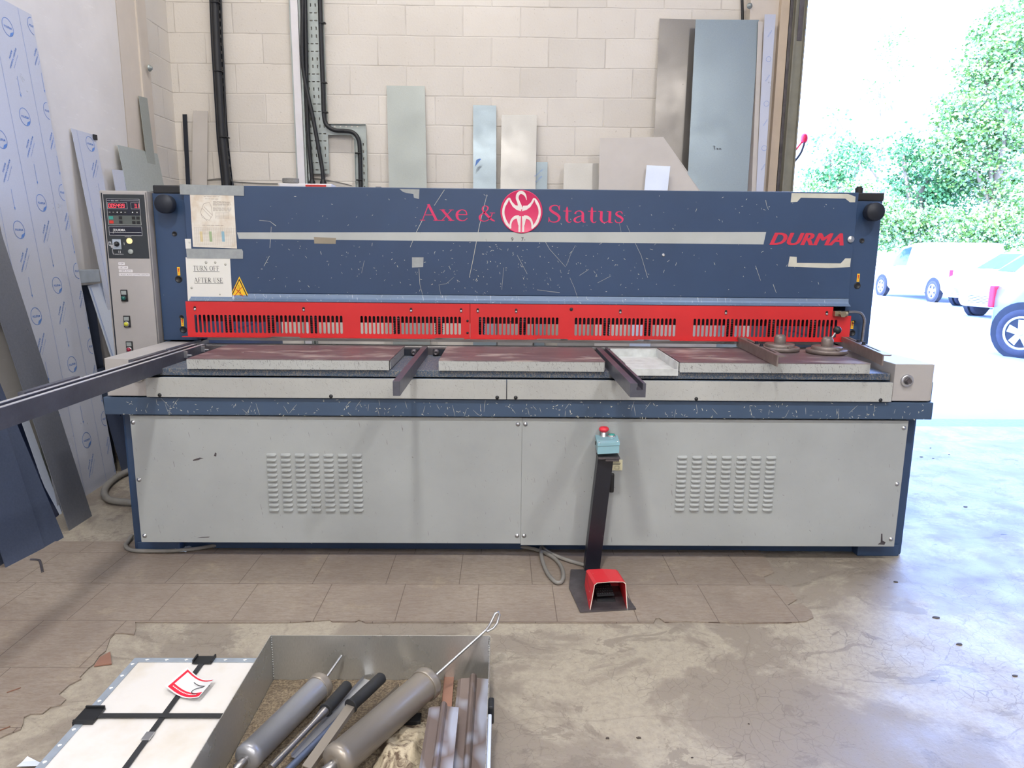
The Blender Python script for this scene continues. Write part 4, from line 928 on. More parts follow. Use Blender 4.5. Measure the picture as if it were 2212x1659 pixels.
for y in range(459, 474, 3): a_, b_ = npx(466, y), npx(494, y+.6); mb.add([a_, b_, b_+Z_*.0008, a_+Z_*.0008], [(0, 1, 2, 3)])
for x in (466, 473, 483, 494): a_, b_ = npx(x, 459), npx(x, 472); mb.add([a_, b_, b_+X_*.0008, a_+X_*.0008], [(0, 1, 2, 3)])
for px in ([(433, 458), (440, 440), (452, 437), (456, 445), (459, 465), (452, 476), (437, 470), (433, 458)], [(437, 450), (456, 470)], [(440, 446), (458, 464)], [(434, 462), (448, 478)]):
    vs, fs = stroke([(npx(*p).x, npx(*p).z, .0015) for p in px]); mb.flat(vs, fs, (0, YN-.0012, 0), X_, Z_)
for y in range(492, 532, 3): a_, b_ = npx(419, y), npx(508, y+2); mb.add([a_, b_, b_+Z_*.0005, a_+Z_*.0005], [(0, 1, 2, 3)])
for x in range(420, 509, 4): a_, b_ = npx(x, 490+(x-420)*.02), npx(x+2, 529+(x-420)*.02); mb.add([a_, b_, b_+X_*.0005, a_+X_*.0005], [(0, 1, 2, 3)])
mb.build('chart_print', M['ink_grey'], n1)
for x, col in ((431, C(222, 206, 160)), (451, C(160, 184, 140)), (478, C(140, 186, 206))):
    q = [npx(x, 500), npx(x+6, 500), npx(x+8, 522), npx(x+2, 522)]; m_ = MB(); m_.add([p+Y_*.0002 for p in q], [(0, 1, 2, 3)]); m_.build('coloured_column', mk('printed_tint', col, .6, 0, .03), n1)
MB().prism([(npx(x, y).x, npx(x, y).z) for x, y in ((399, 516), (412, 516), (413, 537), (401, 537))], (0, YN+.0006, 0), X_, Z_, -Y_, .0005).build('loose_corner', M['paper'], n1)
n2 = paper('turn_off_notice', 'white laminated notice reading TURN OFF AFTER USE in black serif capitals', 'notice', [(401, 556), (497, 558), (502, 651), (406, 650)], M['paper'])
mb = MB()
for tx, xa, xb, yb, yt, yu in (('TURN OFF', 417.5, 474, 584.5, 574, 586.5), ('AFTER USE', 420, 482, 610, 600, 612)):
    A = npx(xa, yb); B = npx(xb, yb); T_ = npx(xa, yt); serif(mb, tx, A, X_, Z_, B.x-A.x, T_.z-A.z, .05)
    U_ = npx(xa, yu+.3); mb.add([U_, Vector((B.x, U_.y, U_.z)), Vector((B.x, U_.y, U_.z+.0018)), U_+Z_*.0018], [(0, 1, 2, 3)])
mb.build('notice_print', M['ink'], n2)
mb = MB()
for q in ((445, 567, .007), (465, 567, .006), (487, 571, .006), (414, 622, .006), (475, 636, .004), (452, 606, .005)):
    c = npx(q[0], q[1]); m_ = mb.lathe((c.x, c.y+.0003, c.z), (c.x, c.y-.1, c.z), [(0, q[2]), (.0002, q[2]), (.0003, 0)], 12)
mb.build('smudge', mk('grey_smudge', C(186, 186, 178), .6), n2)
def tape(label, poly, Y):
    q = [aY(x, y, Y) for x, y in poly]; c = sum(q, Vector())/len(q)
    o = MB().prism([(p.x, p.z) for p in q], (0, Y, 0), X_, Z_, -Y_, .0006).build('duct_tape_strip', M['tape'], None, (c.x, Y, c.z))
    return tag(o, label, 'tape')
tape('grey duct tape strip along the top of the stained chart', [(388, 398), (460, 400), (527, 401), (527, 423), (389, 420)], YN-.0014)
tape('grey duct tape strip between the chart and the TURN OFF notice', [(402, 537), (522, 538), (525, 543), (525, 559), (404, 558)], YN-.0014)

# ------------------------------------------------------------------ angle stops standing on the table
def angle_stop(label, disc, rd, bar0, bar1, lever=None):
    c = aZ(*disc, ZT+.001); t = thing('angle_stop', label, 'machine fitting', c)
    r = rd
    MB().lathe(c, c+Z_, [(0, r*.93), (.004, r), (.017, r), (.019, r*.97), (.019, 0)], 40).build('base_disc', M['stop_steel'], t)
    MB().lathe(c+Z_*.019, c+Z_, [(0, r*.74), (.012, r*.74), (.014, r*.71), (.014, 0)], 40).box(c.x+.01, c.x+.022, c.y-r*.93, c.y-r*.7, c.z+.02, c.z+.026).build('swivel_disc', M['stop_steel'], t)
    k = MB().lathe(c+Z_*.033, c+Z_, [(0, .026), (.028, .027), (.042, .019), (.043, 0)], 22).build('clamp_nut', M['stop_steel'], t)
    if lever:
        e_ = c+Vector((.05, .02, .105)); MB().cyl(c+Vector((.006, 0, .05)), e_, .0045, n=10).build('lever', M['steel_mid'], k)
        MB().sphere(e_, .0185).build('ball_knob', M['black'], k)
    a = Vector(bar0); b = Vector(bar1); d = (b-a); L_ = d.length; d.normalize(); u = Vector((-d.y, d.x, 0)); w_ = .034
    mtx = Matrix(((d.x, u.x, 0, a.x), (d.y, u.y, 0, a.y), (0, 0, 1, a.z), (0, 0, 0, 1)))
    m_ = MB(); sl = lambda x0, x1: [(x0, w_*.36), (x1, w_*.36), (x1, w_*.64), (x0, w_*.64)]
    m_.holes([(0, 0), (L_, 0), (L_, w_*.7), (L_-.012, w_), (.0, w_)], [sl(L_*.16, L_*.42), sl(L_*.58, L_*.86)], a+Z_*.034, d, u, Z_, .005)
    m_.box(0, L_, -.003, .003, -.006, .04, .001, mtx)
    ba = m_.build('stop_bar', M['stop_steel'], t)
    for q in (.42, .54):
        p = a+d*L_*q+u*w_*.5+Z_*.039; MB().cyl(p, p+Z_*.002, .011, n=16).cyl(p, p+Z_*.012, .0075, n=8).build('bar_screw', M['dark'], ba)
    return t
z_ = ZT+.008
angle_stop('swivelling steel angle stop on the table, left one with no lever', (1683, 757), .09, aZ(1592, 745, z_), aZ(1679, 789, z_))
angle_stop('swivelling steel angle stop with ball-knob lever, right one by the end block', (1785, 763), .09, aZ(1806, 742, z_)+Vector((0, 0, .006)), aZ(1906, 790, z_)+Vector((0, 0, .006)), True)

# ================================================================== SHEETS LEANING ROUND THE WALLS
def sheet(name, label, cat_, TL, TR, BL, BR, mat, t=.003, group=None, extra=None):
    """a plate with the given face corners; extra = more outline points between TR and BR"""
    N = (TR-BL).cross(TL-BR).normalized()
    if N.y > 0 and abs(N.y) > abs(N.x): N = -N
    if N.x < 0 and abs(N.x) >= abs(N.y): N = -N
    org = (BL+BR)/2
    pts = [BL, BR]+(extra or [])+[TR, TL]; n_ = len(pts)
    mb = MB(); mb.add([p for p in pts]+[p-N*t for p in pts], [tuple(range(n_)), tuple(range(n_, 2*n_))[::-1]]+[(i, (i+1) % n_, n_+(i+1) % n_, n_+i) for i in range(n_)])
    o = mb.build(name, mat, None, org); tag(o, label, cat_, group); o['_n'] = 0; del o['_n']
    return o, N
def back_sheet(label, tl, tr, ml, mr, mat, lean=.22, Yt=5.93, name='metal_sheet', cat_='metal sheet', ym=404, group=None):
    TL = aY(tl[0], tl[1], Yt); TR = aY(tr[0], tr[1], Yt)
    def foot(T, mx):
        zt_ = T.z; f = lambda z: Yt-lean*(1-z/zt_); Y = Yt
        for _ in range(6): P = aY(mx, ym, Y); Y = f(P.z)
        k = T.z/(T.z-P.z); q = T+(P-T)*k; q.z = 0; q.y = Yt-lean; return q
    return sheet(name, label, cat_, TL, TR, foot(TL, ml), foot(TR, mr), mat, group=group)
def fp_block(mb, u, v, W_, kind, s_=1.0):
    """one mark of the printed protective film in sheet coordinates"""
    tmp = []
    def tx(txt, uu, vv, h_, ang, **kw):
        vs, fs, tw, th = tgeo(txt, **kw); k_ = h_/th; ca, sa = math.cos(ang), math.sin(ang)
        tmp.append(([(uu+(x*k_-tw*k_/2)*ca-(y*k_)*sa, vv+(x*k_-tw*k_/2)*sa+(y*k_)*ca) for x, y in vs], fs))
    if kind == 'logo':
        r = .052*s_; n_ = 28
        tmp.append(([(u+r*math.cos(2*PI*i/n_), v+r*math.sin(2*PI*i/n_)) for i in range(n_)]+[(u+r*.93*math.cos(2*PI*i/n_), v+r*.93*math.sin(2*PI*i/n_)) for i in range(n_)], [(i, (i+1) % n_, n_+(i+1) % n_, n_+i) for i in range(n_)]))
        tx('POLIFILM', u, v-.007*s_, .013*s_, 0, bold=.02)
        tmp.append(([(u+r*.05, v-r*.95), (u+r*.75, v-r*.66), (u+r*.9, v-r*.3), (u+r*.3, v-r*.55)], [(0, 1, 2, 3)]))
    elif kind == 'text':
        a_ = .95; du, dv = -math.sin(a_), math.cos(a_)
        for i, (t_, h_) in enumerate((('POLIFILM', .012), ('UNIVERSAL LASER-FILM', .0115), ('Protective Film Technologies', .0085))):
            o_ = (1-i)*.024*s_; tx(t_, u+du*o_, v+dv*o_, h_*s_, a_, shear=.2, bold=.015 if i < 2 else 0)
    else:
        l_ = .06*s_; w_ = .0028*s_
        tmp.append(([(u-w_/2, v-l_*.7), (u+w_/2, v-l_*.7), (u+w_/2, v+l_), (u-w_/2, v+l_)], [(0, 1, 2, 3)]))
        tmp.append(([(u-w_*2.4, v-l_*.7), (u+w_*2.4, v-l_*.7), (u, v-l_)], [(0, 1, 2)]))
    for vs, fs in tmp:
        fs = [f for f in fs if all(.002 < vs[i][0] < W_-.002 for i in f)]
        yield vs, fs
def film_print(o, N, BL, BR, TL, cols, lines, v0, pitch=.42, s_=1.0, top=None):
    U = (BR-BL); W_ = U.length; U.normalize(); V = (TL-BL); Hh = V.length; V.normalize()
    Ov = Vector(BL)+N*.0009; mb = MB()
    for j, (u, ph) in enumerate(cols):
        v = v0+ph
        while v > Hh: v -= pitch
        while v > .05:
            for dv, kd in ((0, 'logo'), (-.15, 'text'), (-.285, 'arrow')):
                vv = v+dv
                if .07 < vv < Hh-.06:
                    for vs, fs in fp_block(mb, u, vv, W_, kd, s_):
                        if fs: mb.flat(vs, fs, Ov, U, V)
            v -= pitch
    for u in lines:
        if .001 < u < W_-.002: mb.flat([(u, .002), (u+.0015, .002), (u+.0015, Hh-.002), (u, Hh-.002)], [(0, 1, 2, 3)], Ov, U, V)
    mb.build('film_print', M['ink_blue'], o)
def side_foot(T, pas):
    P = aY(pas[0], pas[1], T.y); k = T.z/(T.z-P.z); q = T+(P-T)*k; q.z = 0; return q
XT = -2.535
# big film-covered sheet
TR = aX(68, 32, -2.52); BR = side_foot(TR, (252, 1028)); dl = Vector((.03, -.61, 0)); TL = TR+dl; BL = BR+dl
o, N = sheet('film_covered_sheet', 'tallest blue film-covered metal sheet leaning on the left wall, printed with logos and arrows', 'metal sheet', TL, TR, BL, BR, M['film'])
film_print(o, N, BL, BR, TL, [(.60, .07), (.37, .0), (.135, -.145)], [.49, .255, .02], 2.44, .43, .86)
# second film sheet
TL = aX(154, 277, XT); TR = aX(205, 292, XT); BL = side_foot(TL, (222, 614)); BR = BL+(TR-TL)
o, N = sheet('film_covered_sheet', 'medium film-covered metal sheet with a dark snapped top corner, leaning right of the tallest one', 'metal sheet', TL, TR, BL, BR, M['film'])
MB().box(TR.x+.002, TR.x+.012, TR.y-.03, TR.y+.006, TR.z-.03, TR.z+.002, .003).build('snapped_corner', M['black'], o)
film_print(o, N, BL, BR, TL, [(.17, .0)], [.05], 1.98, .42, .86)
# grey-green zinc sheet, small film sheet, thin tall strip
TL = aX(254, 313, XT+.01); TR = aX(340, 332, XT+.01); BL = side_foot(TL, (275, 410)); BR = BL+(TR-TL)
sheet('metal_sheet', 'wide grey-green zinc sheet leaning in the left corner behind the control cabinet', 'metal sheet', TL, TR, BL, BR, M['green_sheet'])
TL = aX(242, 366, XT+.03); TR = aX(270, 368, XT+.03); BL = side_foot(TL, (250, 410)); BR = BL+(TR-TL)
sheet('metal_sheet', 'short pale blue sheet end just left of the grey-green zinc sheet', 'metal sheet', TL, TR, BL, BR, M['film'])
TL = aX(300, 207, XT); TR = aX(318, 212, XT); BL = side_foot(TL, (315, 325)); BR = BL+(TR-TL)
sheet('metal_sheet', 'narrow tall grey strip leaning on the cream corner column', 'metal sheet', TL, TR, BL, BR, M['zinc'])
# white film sheet under the rail, dark sheet behind it
TL = aX(190, 617, -2.46); TR = TL+Vector((0, .32, .02)); BL = side_foot(TL, (240, 770)); BR = BL+(TR-TL); BR.z = 0
o, N = sheet('film_covered_sheet', 'white film-covered sheet with blue edge lines, low beside the cabinet', 'metal sheet', TL, TR, BL, BR, M['white_film'])
U_ = (BR-BL).normalized(); mb = MB()
for u in (.012, .02): mb.flat([(u, .01), (u+.003, .01), (u+.003, (TL-BL).length-.01), (u, (TL-BL).length-.01)], [(0, 1, 2, 3)], BL+N*.0009, U_, (TL-BL).normalized())
mb.build('edge_line', M['ink_blue'], o)
TL = aX(158, 618, -2.50); TR = TL+Vector((0, .20, 0)); BL = side_foot(TL, (190, 850)); BR = BL+(TR-TL)
sheet('metal_sheet', 'dark blue-grey sheet standing under the wall rail right of the tallest film sheet', 'metal sheet', TL, TR, BL, BR, M['blue_steel'])
TL = aX(202, 800, -2.44); TR = TL+Vector((0, .5, 0)); BL = side_foot(TL, (262, 1010)); BR = BL+(TR-TL)
sheet('metal_sheet', 'low dark sheet beside the big hose, behind the machine end', 'metal sheet', TL, TR, BL, BR, M['blue_steel'])
# dark steel sheets in front
def front_sheet(label, fl, fr, pass_r, mat, ext=1.12, name='metal_sheet', Xw=-2.5, zt_=None):
    BL = aZ(*fl); BR = aZ(*fr); P = aY(pass_r[0], pass_r[1], BR.y+Xw); TR = BR+(P-BR)*ext
    if TR.x < -2.53: k = (-2.53-BR.x)/(TR.x-BR.x); TR = BR+(TR-BR)*k
    TL = TR+(BL-BR)
    return sheet(name, label, 'metal sheet', TL, TR, BL, BR, mat)
front_sheet('blue-grey steel sheet, right-hand one of the dark sheets leaning on the left wall', (150, 1146.6), (199, 1114.6), (0, 494), M['grey_steel'], 1.4, Xw=.0)
front_sheet('narrow dark blue steel sheet leaning between its two wider dark neighbours', (88, 1190), (138, 1161), (0, 827), M['blue_steel'], 1.6, Xw=.05)
front_sheet('wide scratched dark blue steel sheet leaning nearest the camera', (13.6, 1228.5), (97.6, 1185), (11, 917), M['blue_steel'], 2.0, Xw=.04)
o, N = front_sheet('thin film-covered strip wedged between the dark blue steel sheets', (119, 1116), (134, 1109), (62, 905), M['white_film'], 1.5, 'film_covered_sheet', Xw=.16)
front_sheet('very dark blue sheet almost hidden behind the thin film-covered strip', (70, 1160), (128, 1112), (52, 905), M['navy_sheet'], 1.5, Xw=.2)
TL = aX(-12, 335, -2.5); TR = TL+Vector((0, .3, 0)); BL = side_foot(TL, (28, 590)); BR = BL+(TR-TL)
sheet('metal_sheet', 'tall grey zinc sheet mostly hidden behind the tallest film-covered sheet', 'metal sheet', TL, TR, BL, BR, M['zinc'])
front_sheet('dark blue steel sheet at the very left edge, behind the scratched one', (-120, 1300), (16, 1215), (-30, 900), M['blue_steel'], 1.9, Xw=.05)
# rail along the left wall behind the sheets
a = aX(190, 583, -2.44); b = aX(190, 611, -2.44); ye = aX(216, 597, -2.44).y
r_ = MB().box(-2.50, -2.44, 2.6, ye, b.z, a.z, .004).box(XB, -2.50, 3.2, 3.26, b.z, a.z).box(XB, -2.50, ye-.12, ye-.06, b.z, a.z).build('wall_rail', M['galv_bright'], None, (-2.47, 3.5, b.z))
tag(r_, 'grey horizontal box rail fixed along the left wall behind the leaning sheets', 'rail')
c = aX(49, 608, -2.43); MB().lathe(c, c+X_, [(0, .012), (.006, .010), (.008, 0)], 16).build('rail_bolt', M['steel'], r_)
# back wall, left to right
back_sheet('thin dark bar leaning on the back wall at far left', (394, 247), (403.5, 247), 402, 411, M['dark'], .3, name='metal_bar', cat_='metal bar')
back_sheet('pale grey strip on the back wall beside the thin dark bar', (417, 239), (449, 240), 414, 447, M['grey_sheet'], .12)
back_sheet('matt zinc sheet on the back wall right of the cable tray elbow', (835, 185), (917.5, 186), 840.5, 922, M['zinc'])
o, N = back_sheet('narrow pale blue sheet with peeling film, left of the beige-grey sheet', (1022, 227), (1072, 228), 1022, 1072, M['alu_blue'], .3)
c = aY(1026, 360, 5.78)
MB().prism([(0, 0), (.05, .06), (.035, .062), (.01, .05)], c, X_, Z_, Y_, .001).build('peeling_film', M['ink_blue'], o)
back_sheet('beige-grey brushed sheet on the back wall above the badge', (1083.5, 248), (1160, 248), 1081, 1157, M['alu'], .3, 5.9)
o, N = back_sheet('small film-covered sheet with diagonal blue print behind the beige-grey sheet', (1154, 350), (1183, 350), 1154, 1182, M['alu_blue'], .2, 5.93, 'film_covered_sheet')
mb = MB(); u1 = (X_*.75+Z_*.66).normalized(); v1 = (-X_*.66+Z_*.75).normalized()
put_text(mb, 'Novacel Solu', aY(1156, 382, 5.82), u1, v1, h=.011); put_text(mb, 'for LASER', aY(1158, 394, 5.82), u1, v1, h=.011)
mb.build('film_print', M['ink_blue'], o)
back_sheet('short bright aluminium sheet left of the cut-corner sheet', (1219, 353), (1293, 353), 1217, 1294, M['alu'], .3, 5.86)
back_sheet('small grey offcut peeping behind the cut-corner sheet', (1470, 355), (1493, 355), 1470, 1492, M['grey_sheet'], .2, 5.86)
back_sheet('tall dark brushed steel sheet, left of the one marked 3 mm', (1425, 40), (1503, 42), 1408, 1486, M['alu_dark'], .25, 5.93)
o, N = back_sheet('tall bluish galvanised sheet with 3 mm written on it by the door', (1503, 42), (1640, 43), 1484.5, 1615, M['alu_blue'], .32, 5.82)
c = aY(1535, 327, 5.78); mb = MB()
def hand(mb, pts, O, U, V, k_, w_):
    vs, fs = stroke([(x*k_, y*k_, w_) for x, y in pts], True); mb.flat(vs, fs, O, U, V)
O_ = c-Y_*.06
hand(mb, [(0, 1), (.35, 1.05), (.5, .85), (.2, .6), (.5, .45), (.5, .15), (.1, 0), (0, .1)], O_, X_, Z_, .03, .0035)
for dx in (.95, 1.65): hand(mb, [(dx, 0), (dx+.05, .5), (dx+.2, .4), (dx+.25, .05), (dx+.3, .45), (dx+.45, .4), (dx+.5, 0)], O_, X_, Z_, .03, .003)
mb.build('handwritten_mark', M['ink'], o)
# sheet with a cut corner, in front of the tall ones
Yq = 5.74; TL = aY(1296, 298, Yq); TR = aY(1433, 296, Yq); E1 = aY(1514, 411, Yq-.05); BL = aY(1293, 411, Yq-.05)
BL = TL+(BL-TL)*(TL.z/(TL.z-BL.z)); E1.z = E1.z; BR = Vector((E1.x+.15, BL.y, 0))
sheet('metal_sheet', 'wide pale grey sheet with its top right corner cut off at a slant', 'metal sheet', TL, TR, BL, BR, M['grey_sheet'], extra=[Vector((E1.x+.15, E1.y-.05, E1.z-.25)), E1])
back_sheet('small white film-covered offcut in front of the cut-corner sheet', (1397, 357), (1448, 359), 1392.5, 1443, M['white_film'], .25, 5.66, 'film_covered_sheet')
back_sheet('thin cream strip standing right of the sheet marked 3 mm', (1638, 46), (1648, 47), 1624, 1633, M['grey_sheet'], .25, 5.80)
o, N = back_sheet('narrow folded film-covered strip beside the door jamb', (1652, 31), (1676, 31), 1634, 1650, M['film'], .25, 5.79, 'film_covered_sheet')
BLo = o.location; TLx = aY(1652, 31, 5.79); TRx = aY(1676, 31, 5.79); V_ = (TLx-Vector((TLx.x-.07, 5.54, 0))).normalized()
mb = MB()
for i in range(7):
    P0 = Vector((aY(1664-i*2.1, 80+i*48, 5.72-.022*i).x-.035, 0, 0)); yy = 80+i*48; Pq = aY(1660-i*2.4, yy, 5.74-.03*i)
    if i % 2 == 0: put_text(mb, 'POLIFILM', Pq, (X_*.5+Z_*.86).normalized(), (-X_*.86+Z_*.5).normalized(), h=.009)
    else:
        n_ = 18; r = .02; mb.add([Pq+X_*(.01+r*a_*math.cos(2*PI*k/n_))+Z_*r*a_*math.sin(2*PI*k/n_) for a_ in (1, .9) for k in range(n_)], [(k, (k+1) % n_, n_+(k+1) % n_, n_+k) for k in range(n_)])
mb.build('film_print', M['ink_blue'], o)

# ================================================================== WALL SERVICES
def tpx(pts, Y): return [tuple(aY(x, y, Y)) for x, y in pts]
# perforated cable tray with an elbow to the right
Yt = 5.90
a = aY(661, 0, Yt); b = aY(700, 0, Yt); zb = aY(690, 375, Yt).z; xa = aY(668, 370, Yt).x; xb = aY(711, 370, Yt).x; x0 = (a.x+xa)/2; x1 = (b.x+xb)/2
x0, x1 = xa-.0, xb
zz = zb; ztp = 4.4
t = thing('cable_tray', 'perforated galvanised cable tray running up the back wall with an elbow to the right', 'cable tray', ((x0+x1)/2, Yt, zb))
hs = []; z = zb+.03; k = 0
while z < 3.2:
    for i in range(4):
        cx = x0+(x1-x0)*(.16+.225*i)
        if (k//2) % 2 == 0: hs.append([(cx-.011, z-.004), (cx+.011, z-.004), (cx+.011, z+.004), (cx-.011, z+.004)])
        else: hs.append([(cx-.004, z-.012), (cx+.004, z-.012), (cx+.004, z+.012), (cx-.004, z+.012)])
    z += .0555; k += 1
MB().holes([(x0, zb), (x1, zb), (x1, ztp), (x0, ztp)], hs, (0, Yt+.01, 0), X_, Z_, -Y_, .002).box(x0-.002, x0, Yt-.012, Yt+.012, zb, ztp).box(x1, x1+.002, Yt-.012, Yt+.012, zb+.4, ztp).build('riser_tray', M['galv'], t)
e0 = aY(706, 268, Yt); e1 = aY(790, 268, Yt); e2 = aY(766, 292, Yt); zl = .9
hs = [[(x-.006, e0.z-.02), (x+.006, e0.z-.02), (x+.006, e0.z-.012), (x-.006, e0.z-.012)] for x in [e0.x+.06+.045*i for i in range(5)]]
hs += [[(e1.x-.03, z-.01), (e1.x-.02, z-.01), (e1.x-.02, z+.01), (e1.x-.03, z+.01)] for z in [e0.z-.15-.055*i for i in range(14)]]
MB().holes([(x1, e0.z), (e1.x, e0.z), (e1.x, zl), (e2.x, zl), (e2.x, e2.z-.03), (e2.x-.03, e2.z), (x1, e2.z)], hs, (0, Yt+.008, 0), X_, Z_, -Y_, .002).box(e1.x, e1.x+.003, Yt-.014, Yt+.01, zl, e0.z).box(e2.x-.003, e2.x, Yt-.014, Yt+.01, zl, e2.z-.03).box(x1, e1.x, Yt-.014, Yt+.01, e0.z-.002, e0.z).build('elbow_tray', M['galv'], t)
# white trunking and channel strut beside it
a = aY(635, 0, 5.9); x0t = aY(645, 395, 5.9).x; x1t = aY(660, 395, 5.9).x
q = thing('trunking_strip', 'white vertical trunking strip with grey channel on both sides, left of the cable tray', 'trunking', (x0t, 5.9, 0))
MB().box(x0t, x1t, 5.885, 5.93, 0, 4.6, .002).build('trunking_cover', M['white_pl'], q)
MB().box(x0t-.014, x0t-.002, 5.90, 5.945, 0, 4.6).box(x1t+.002, x1t+.016, 5.90, 5.945, 0, 4.6).box(x1t+.026, x1t+.036, 5.90, 5.945, 0, 4.6).build('channel', M['galv'], q)
def cable(label, pts, Y, r, mat='cable_black', name='cable', group=None):
    P = tpx(pts, Y); lowest = min(P, key=lambda p: p[2]); o = MB().tube(P, r, 10).build(name, M[mat], None, lowest); return tag(o, label, 'cable', group)
o = cable('thick black cable crossing the tray diagonally down to the machine', [(656, -60), (654, 0), (653, 120), (660, 180), (676, 255), (690, 330), (698, 385), (699, 470)], 5.86, .0155)
p = aY(698, 388, 5.86); MB().lathe(p+Z_*.0, p-Z_, [(0, .017), (.02, .026), (.06, .026)], 14).build('cable_gland', M['black'], o)
o = cable('straight black cable along the left edge of the tray', [(658, -60), (659, 0), (661, 100), (664, 250), (669, 330), (674, 385), (675, 470)], 5.875, .015)
p = aY(674, 388, 5.875); MB().lathe(p, p-Z_, [(0, .017), (.02, .026), (.06, .026)], 14).build('cable_gland', M['black'], o)
o = cable('black cable following the tray elbow round to the right', [(689, -60), (691, 0), (694, 100), (698, 200), (700, 250), (706, 270), (722, 281), (745, 283), (762, 286), (773, 298), (777, 320), (779, 400), (780, 470)], 5.87, .0165)
mb = MB()
for x, y in ((700, 50), (703, 179), (705, 243), (740, 283), (776, 331), (779, 389)):
    p = aY(x-3, y, 5.868); mb.box(p.x-.022, p.x+.024, p.y-.018, p.y+.018, p.z-.005, p.z+.005, .003)
mb.build('cable_tie', M['black'], o)
# bundle at far left on its own perforated strip
q = thing('cable_bundle', 'thick black cable bundle tied to a slotted strip on the back wall at left', 'cable', tpx([(490, 400)], 5.9)[0])
MB().tube(tpx([(462, -60), (464, 0), (468, 100), (474, 200), (480, 300), (490, 395), (493, 470)], 5.87), .03, 12).build('main_cable', M['cable_black'], q)
MB().tube(tpx([(476, -60), (477, 0), (480, 90), (481, 105), (485, 190), (489, 300), (497, 380), (503, 400), (506, 470)], 5.885), .008, 8).build('thin_cable', M['cable_black'], q)
xs0 = aY(473, 60, 5.92).x; 
def ccx(y):
    P_ = [(-60, 462), (0, 464), (100, 468), (200, 474), (300, 480), (395, 490), (470, 493)]
    for (ya, xa_), (yb, xb_) in zip(P_, P_[1:]):
        if ya <= y <= yb: return xa_+(xb_-xa_)*(y-ya)/(yb-ya)
hs = []
for k in range(22):
    y = 8+k*17.5; p = aY(ccx(y)+9.8, y, 5.925); hs.append([(p.x-.004, p.z-.011), (p.x+.004, p.z-.011), (p.x+.004, p.z+.011), (p.x-.004, p.z+.011)])
ol = [aY(ccx(y)+13, y, 5.925) for y in (-60, 0, 100, 200, 300, 395, 465)]; orr = [aY(ccx(y)-12, y, 5.925) for y in (465, 395, 300, 200, 100, 0, -60)]
MB().holes([(p.x, p.z) for p in ol+orr], hs, (0, 5.927, 0), X_, Z_, -Y_, .002).build('slotted_strip', M['dark'], q)
mb = MB()
for x, y in ((465, 7), (472, 155), (484, 297)):
    p = aY(x+1, y, 5.87); mb.box(p.x-.034, p.x+.034, p.y-.034, p.y+.03, p.z-.004, p.z+.004, .003)
mb.build('cable_tie', M['black'], q)
cable('thin pair of dark wires coming down beside the top right column', [(1602, -50), (1603, 0), (1604, 40), (1604, 120)], 5.92, .011)
cable('thin pale wire drooping behind the top edge of the machine at left', [(448, 389), (480, 386), (500, 392), (560, 396), (600, 397)], 5.935, .005, 'cable_grey')
cable('thin grey wire looping behind the white batten', [(640, 388), (668, 385), (700, 388), (740, 396), (760, 401)], 5.935, .004, 'cable_grey')
# things lying on top of the machine
a = aY(602, 394.5, 4.3); b = aY(716, 398, 4.3); a.z -= .004
o = MB().box(a.x, b.x, 4.3, 4.42, 1.60, a.z+.0, .004).build('white_batten', M['white_pl'], None, (a.x, 4.36, 1.6)); tag(o, 'low white batten with a red stripe lying on the back of the machine', 'batten')
c = aY(660, 397, 4.3); MB().box(c.x, c.x+.12, 4.2965, 4.30, 1.61, a.z-.006).build('red_stripe', M['sticker_red'], o)
c = aY(626, 393, 4.34); mb = MB()
for k in range(5): mb.tube([(c.x+.045*math.cos(t_*PI/8+k), 4.36+.035*math.sin(t_*PI/8+k), c.z+.000+k*.0045) for t_ in range(17)], .0045, 6, False)
o = mb.build('coiled_wire', M['cable_grey'], None, (c.x, 4.36, c.z)); tag(o, 'small coil of wire sitting on the white batten', 'wire')
c = aY(818, 405, 3.6); o = MB().box(c.x-.014, c.x+.014, 3.59, 3.61, 1.641, 1.653, .002).build('spring_clip', M['black'], None, (c.x, 3.6, 1.641)); tag(o, 'tiny black clip on the top edge of the blue beam', 'clip')
# red sounder outside the door
c = aY(1737, 299, 6.35); q = thing('outdoor_beacon', 'red beacon on a bent stalk outside, right of the door jamb', 'beacon', c)
MB().sphere(c, .04, sz=(.8, 1, 1.1)).build('beacon_lens', M['tail'], q)
MB().tube(tpx([(1733, 306), (1718, 325), (1700, 345)], 6.35)+[(WXR-.02, 6.19, aY(1695, 350, 6.3).z)], .008, 8).build('stalk', M['tail'], q)
MB().tube(tpx([(1738, 308), (1730, 330), (1715, 350), (1698, 364)], 6.33), .01, 8).build('curved_cable', M['cable_black'], q)
c = aY(1619, 13, 5.85); o = MB().lathe((c.x, 5.849, c.z), (c.x, 5, c.z), [(0, .022), (.008, .02), (.01, .012), (.022, .011), (.023, 0)], 18).build('column_bolt', M['galv'], None, (c.x, 5.85, c.z)); tag(o, 'round bolt head on the cream column at top right', 'bolt')
c = aX(322, 147, -2.55); o = MB().lathe((c.x, c.y, c.z), (c.x+1, c.y, c.z), [(0, .024), (.01, .022), (.012, .012), (.022, .011), (.023, 0)], 18).build('column_bolt', M['galv'], None, c); tag(o, 'round bolt head on the cream corner column at left', 'bolt')

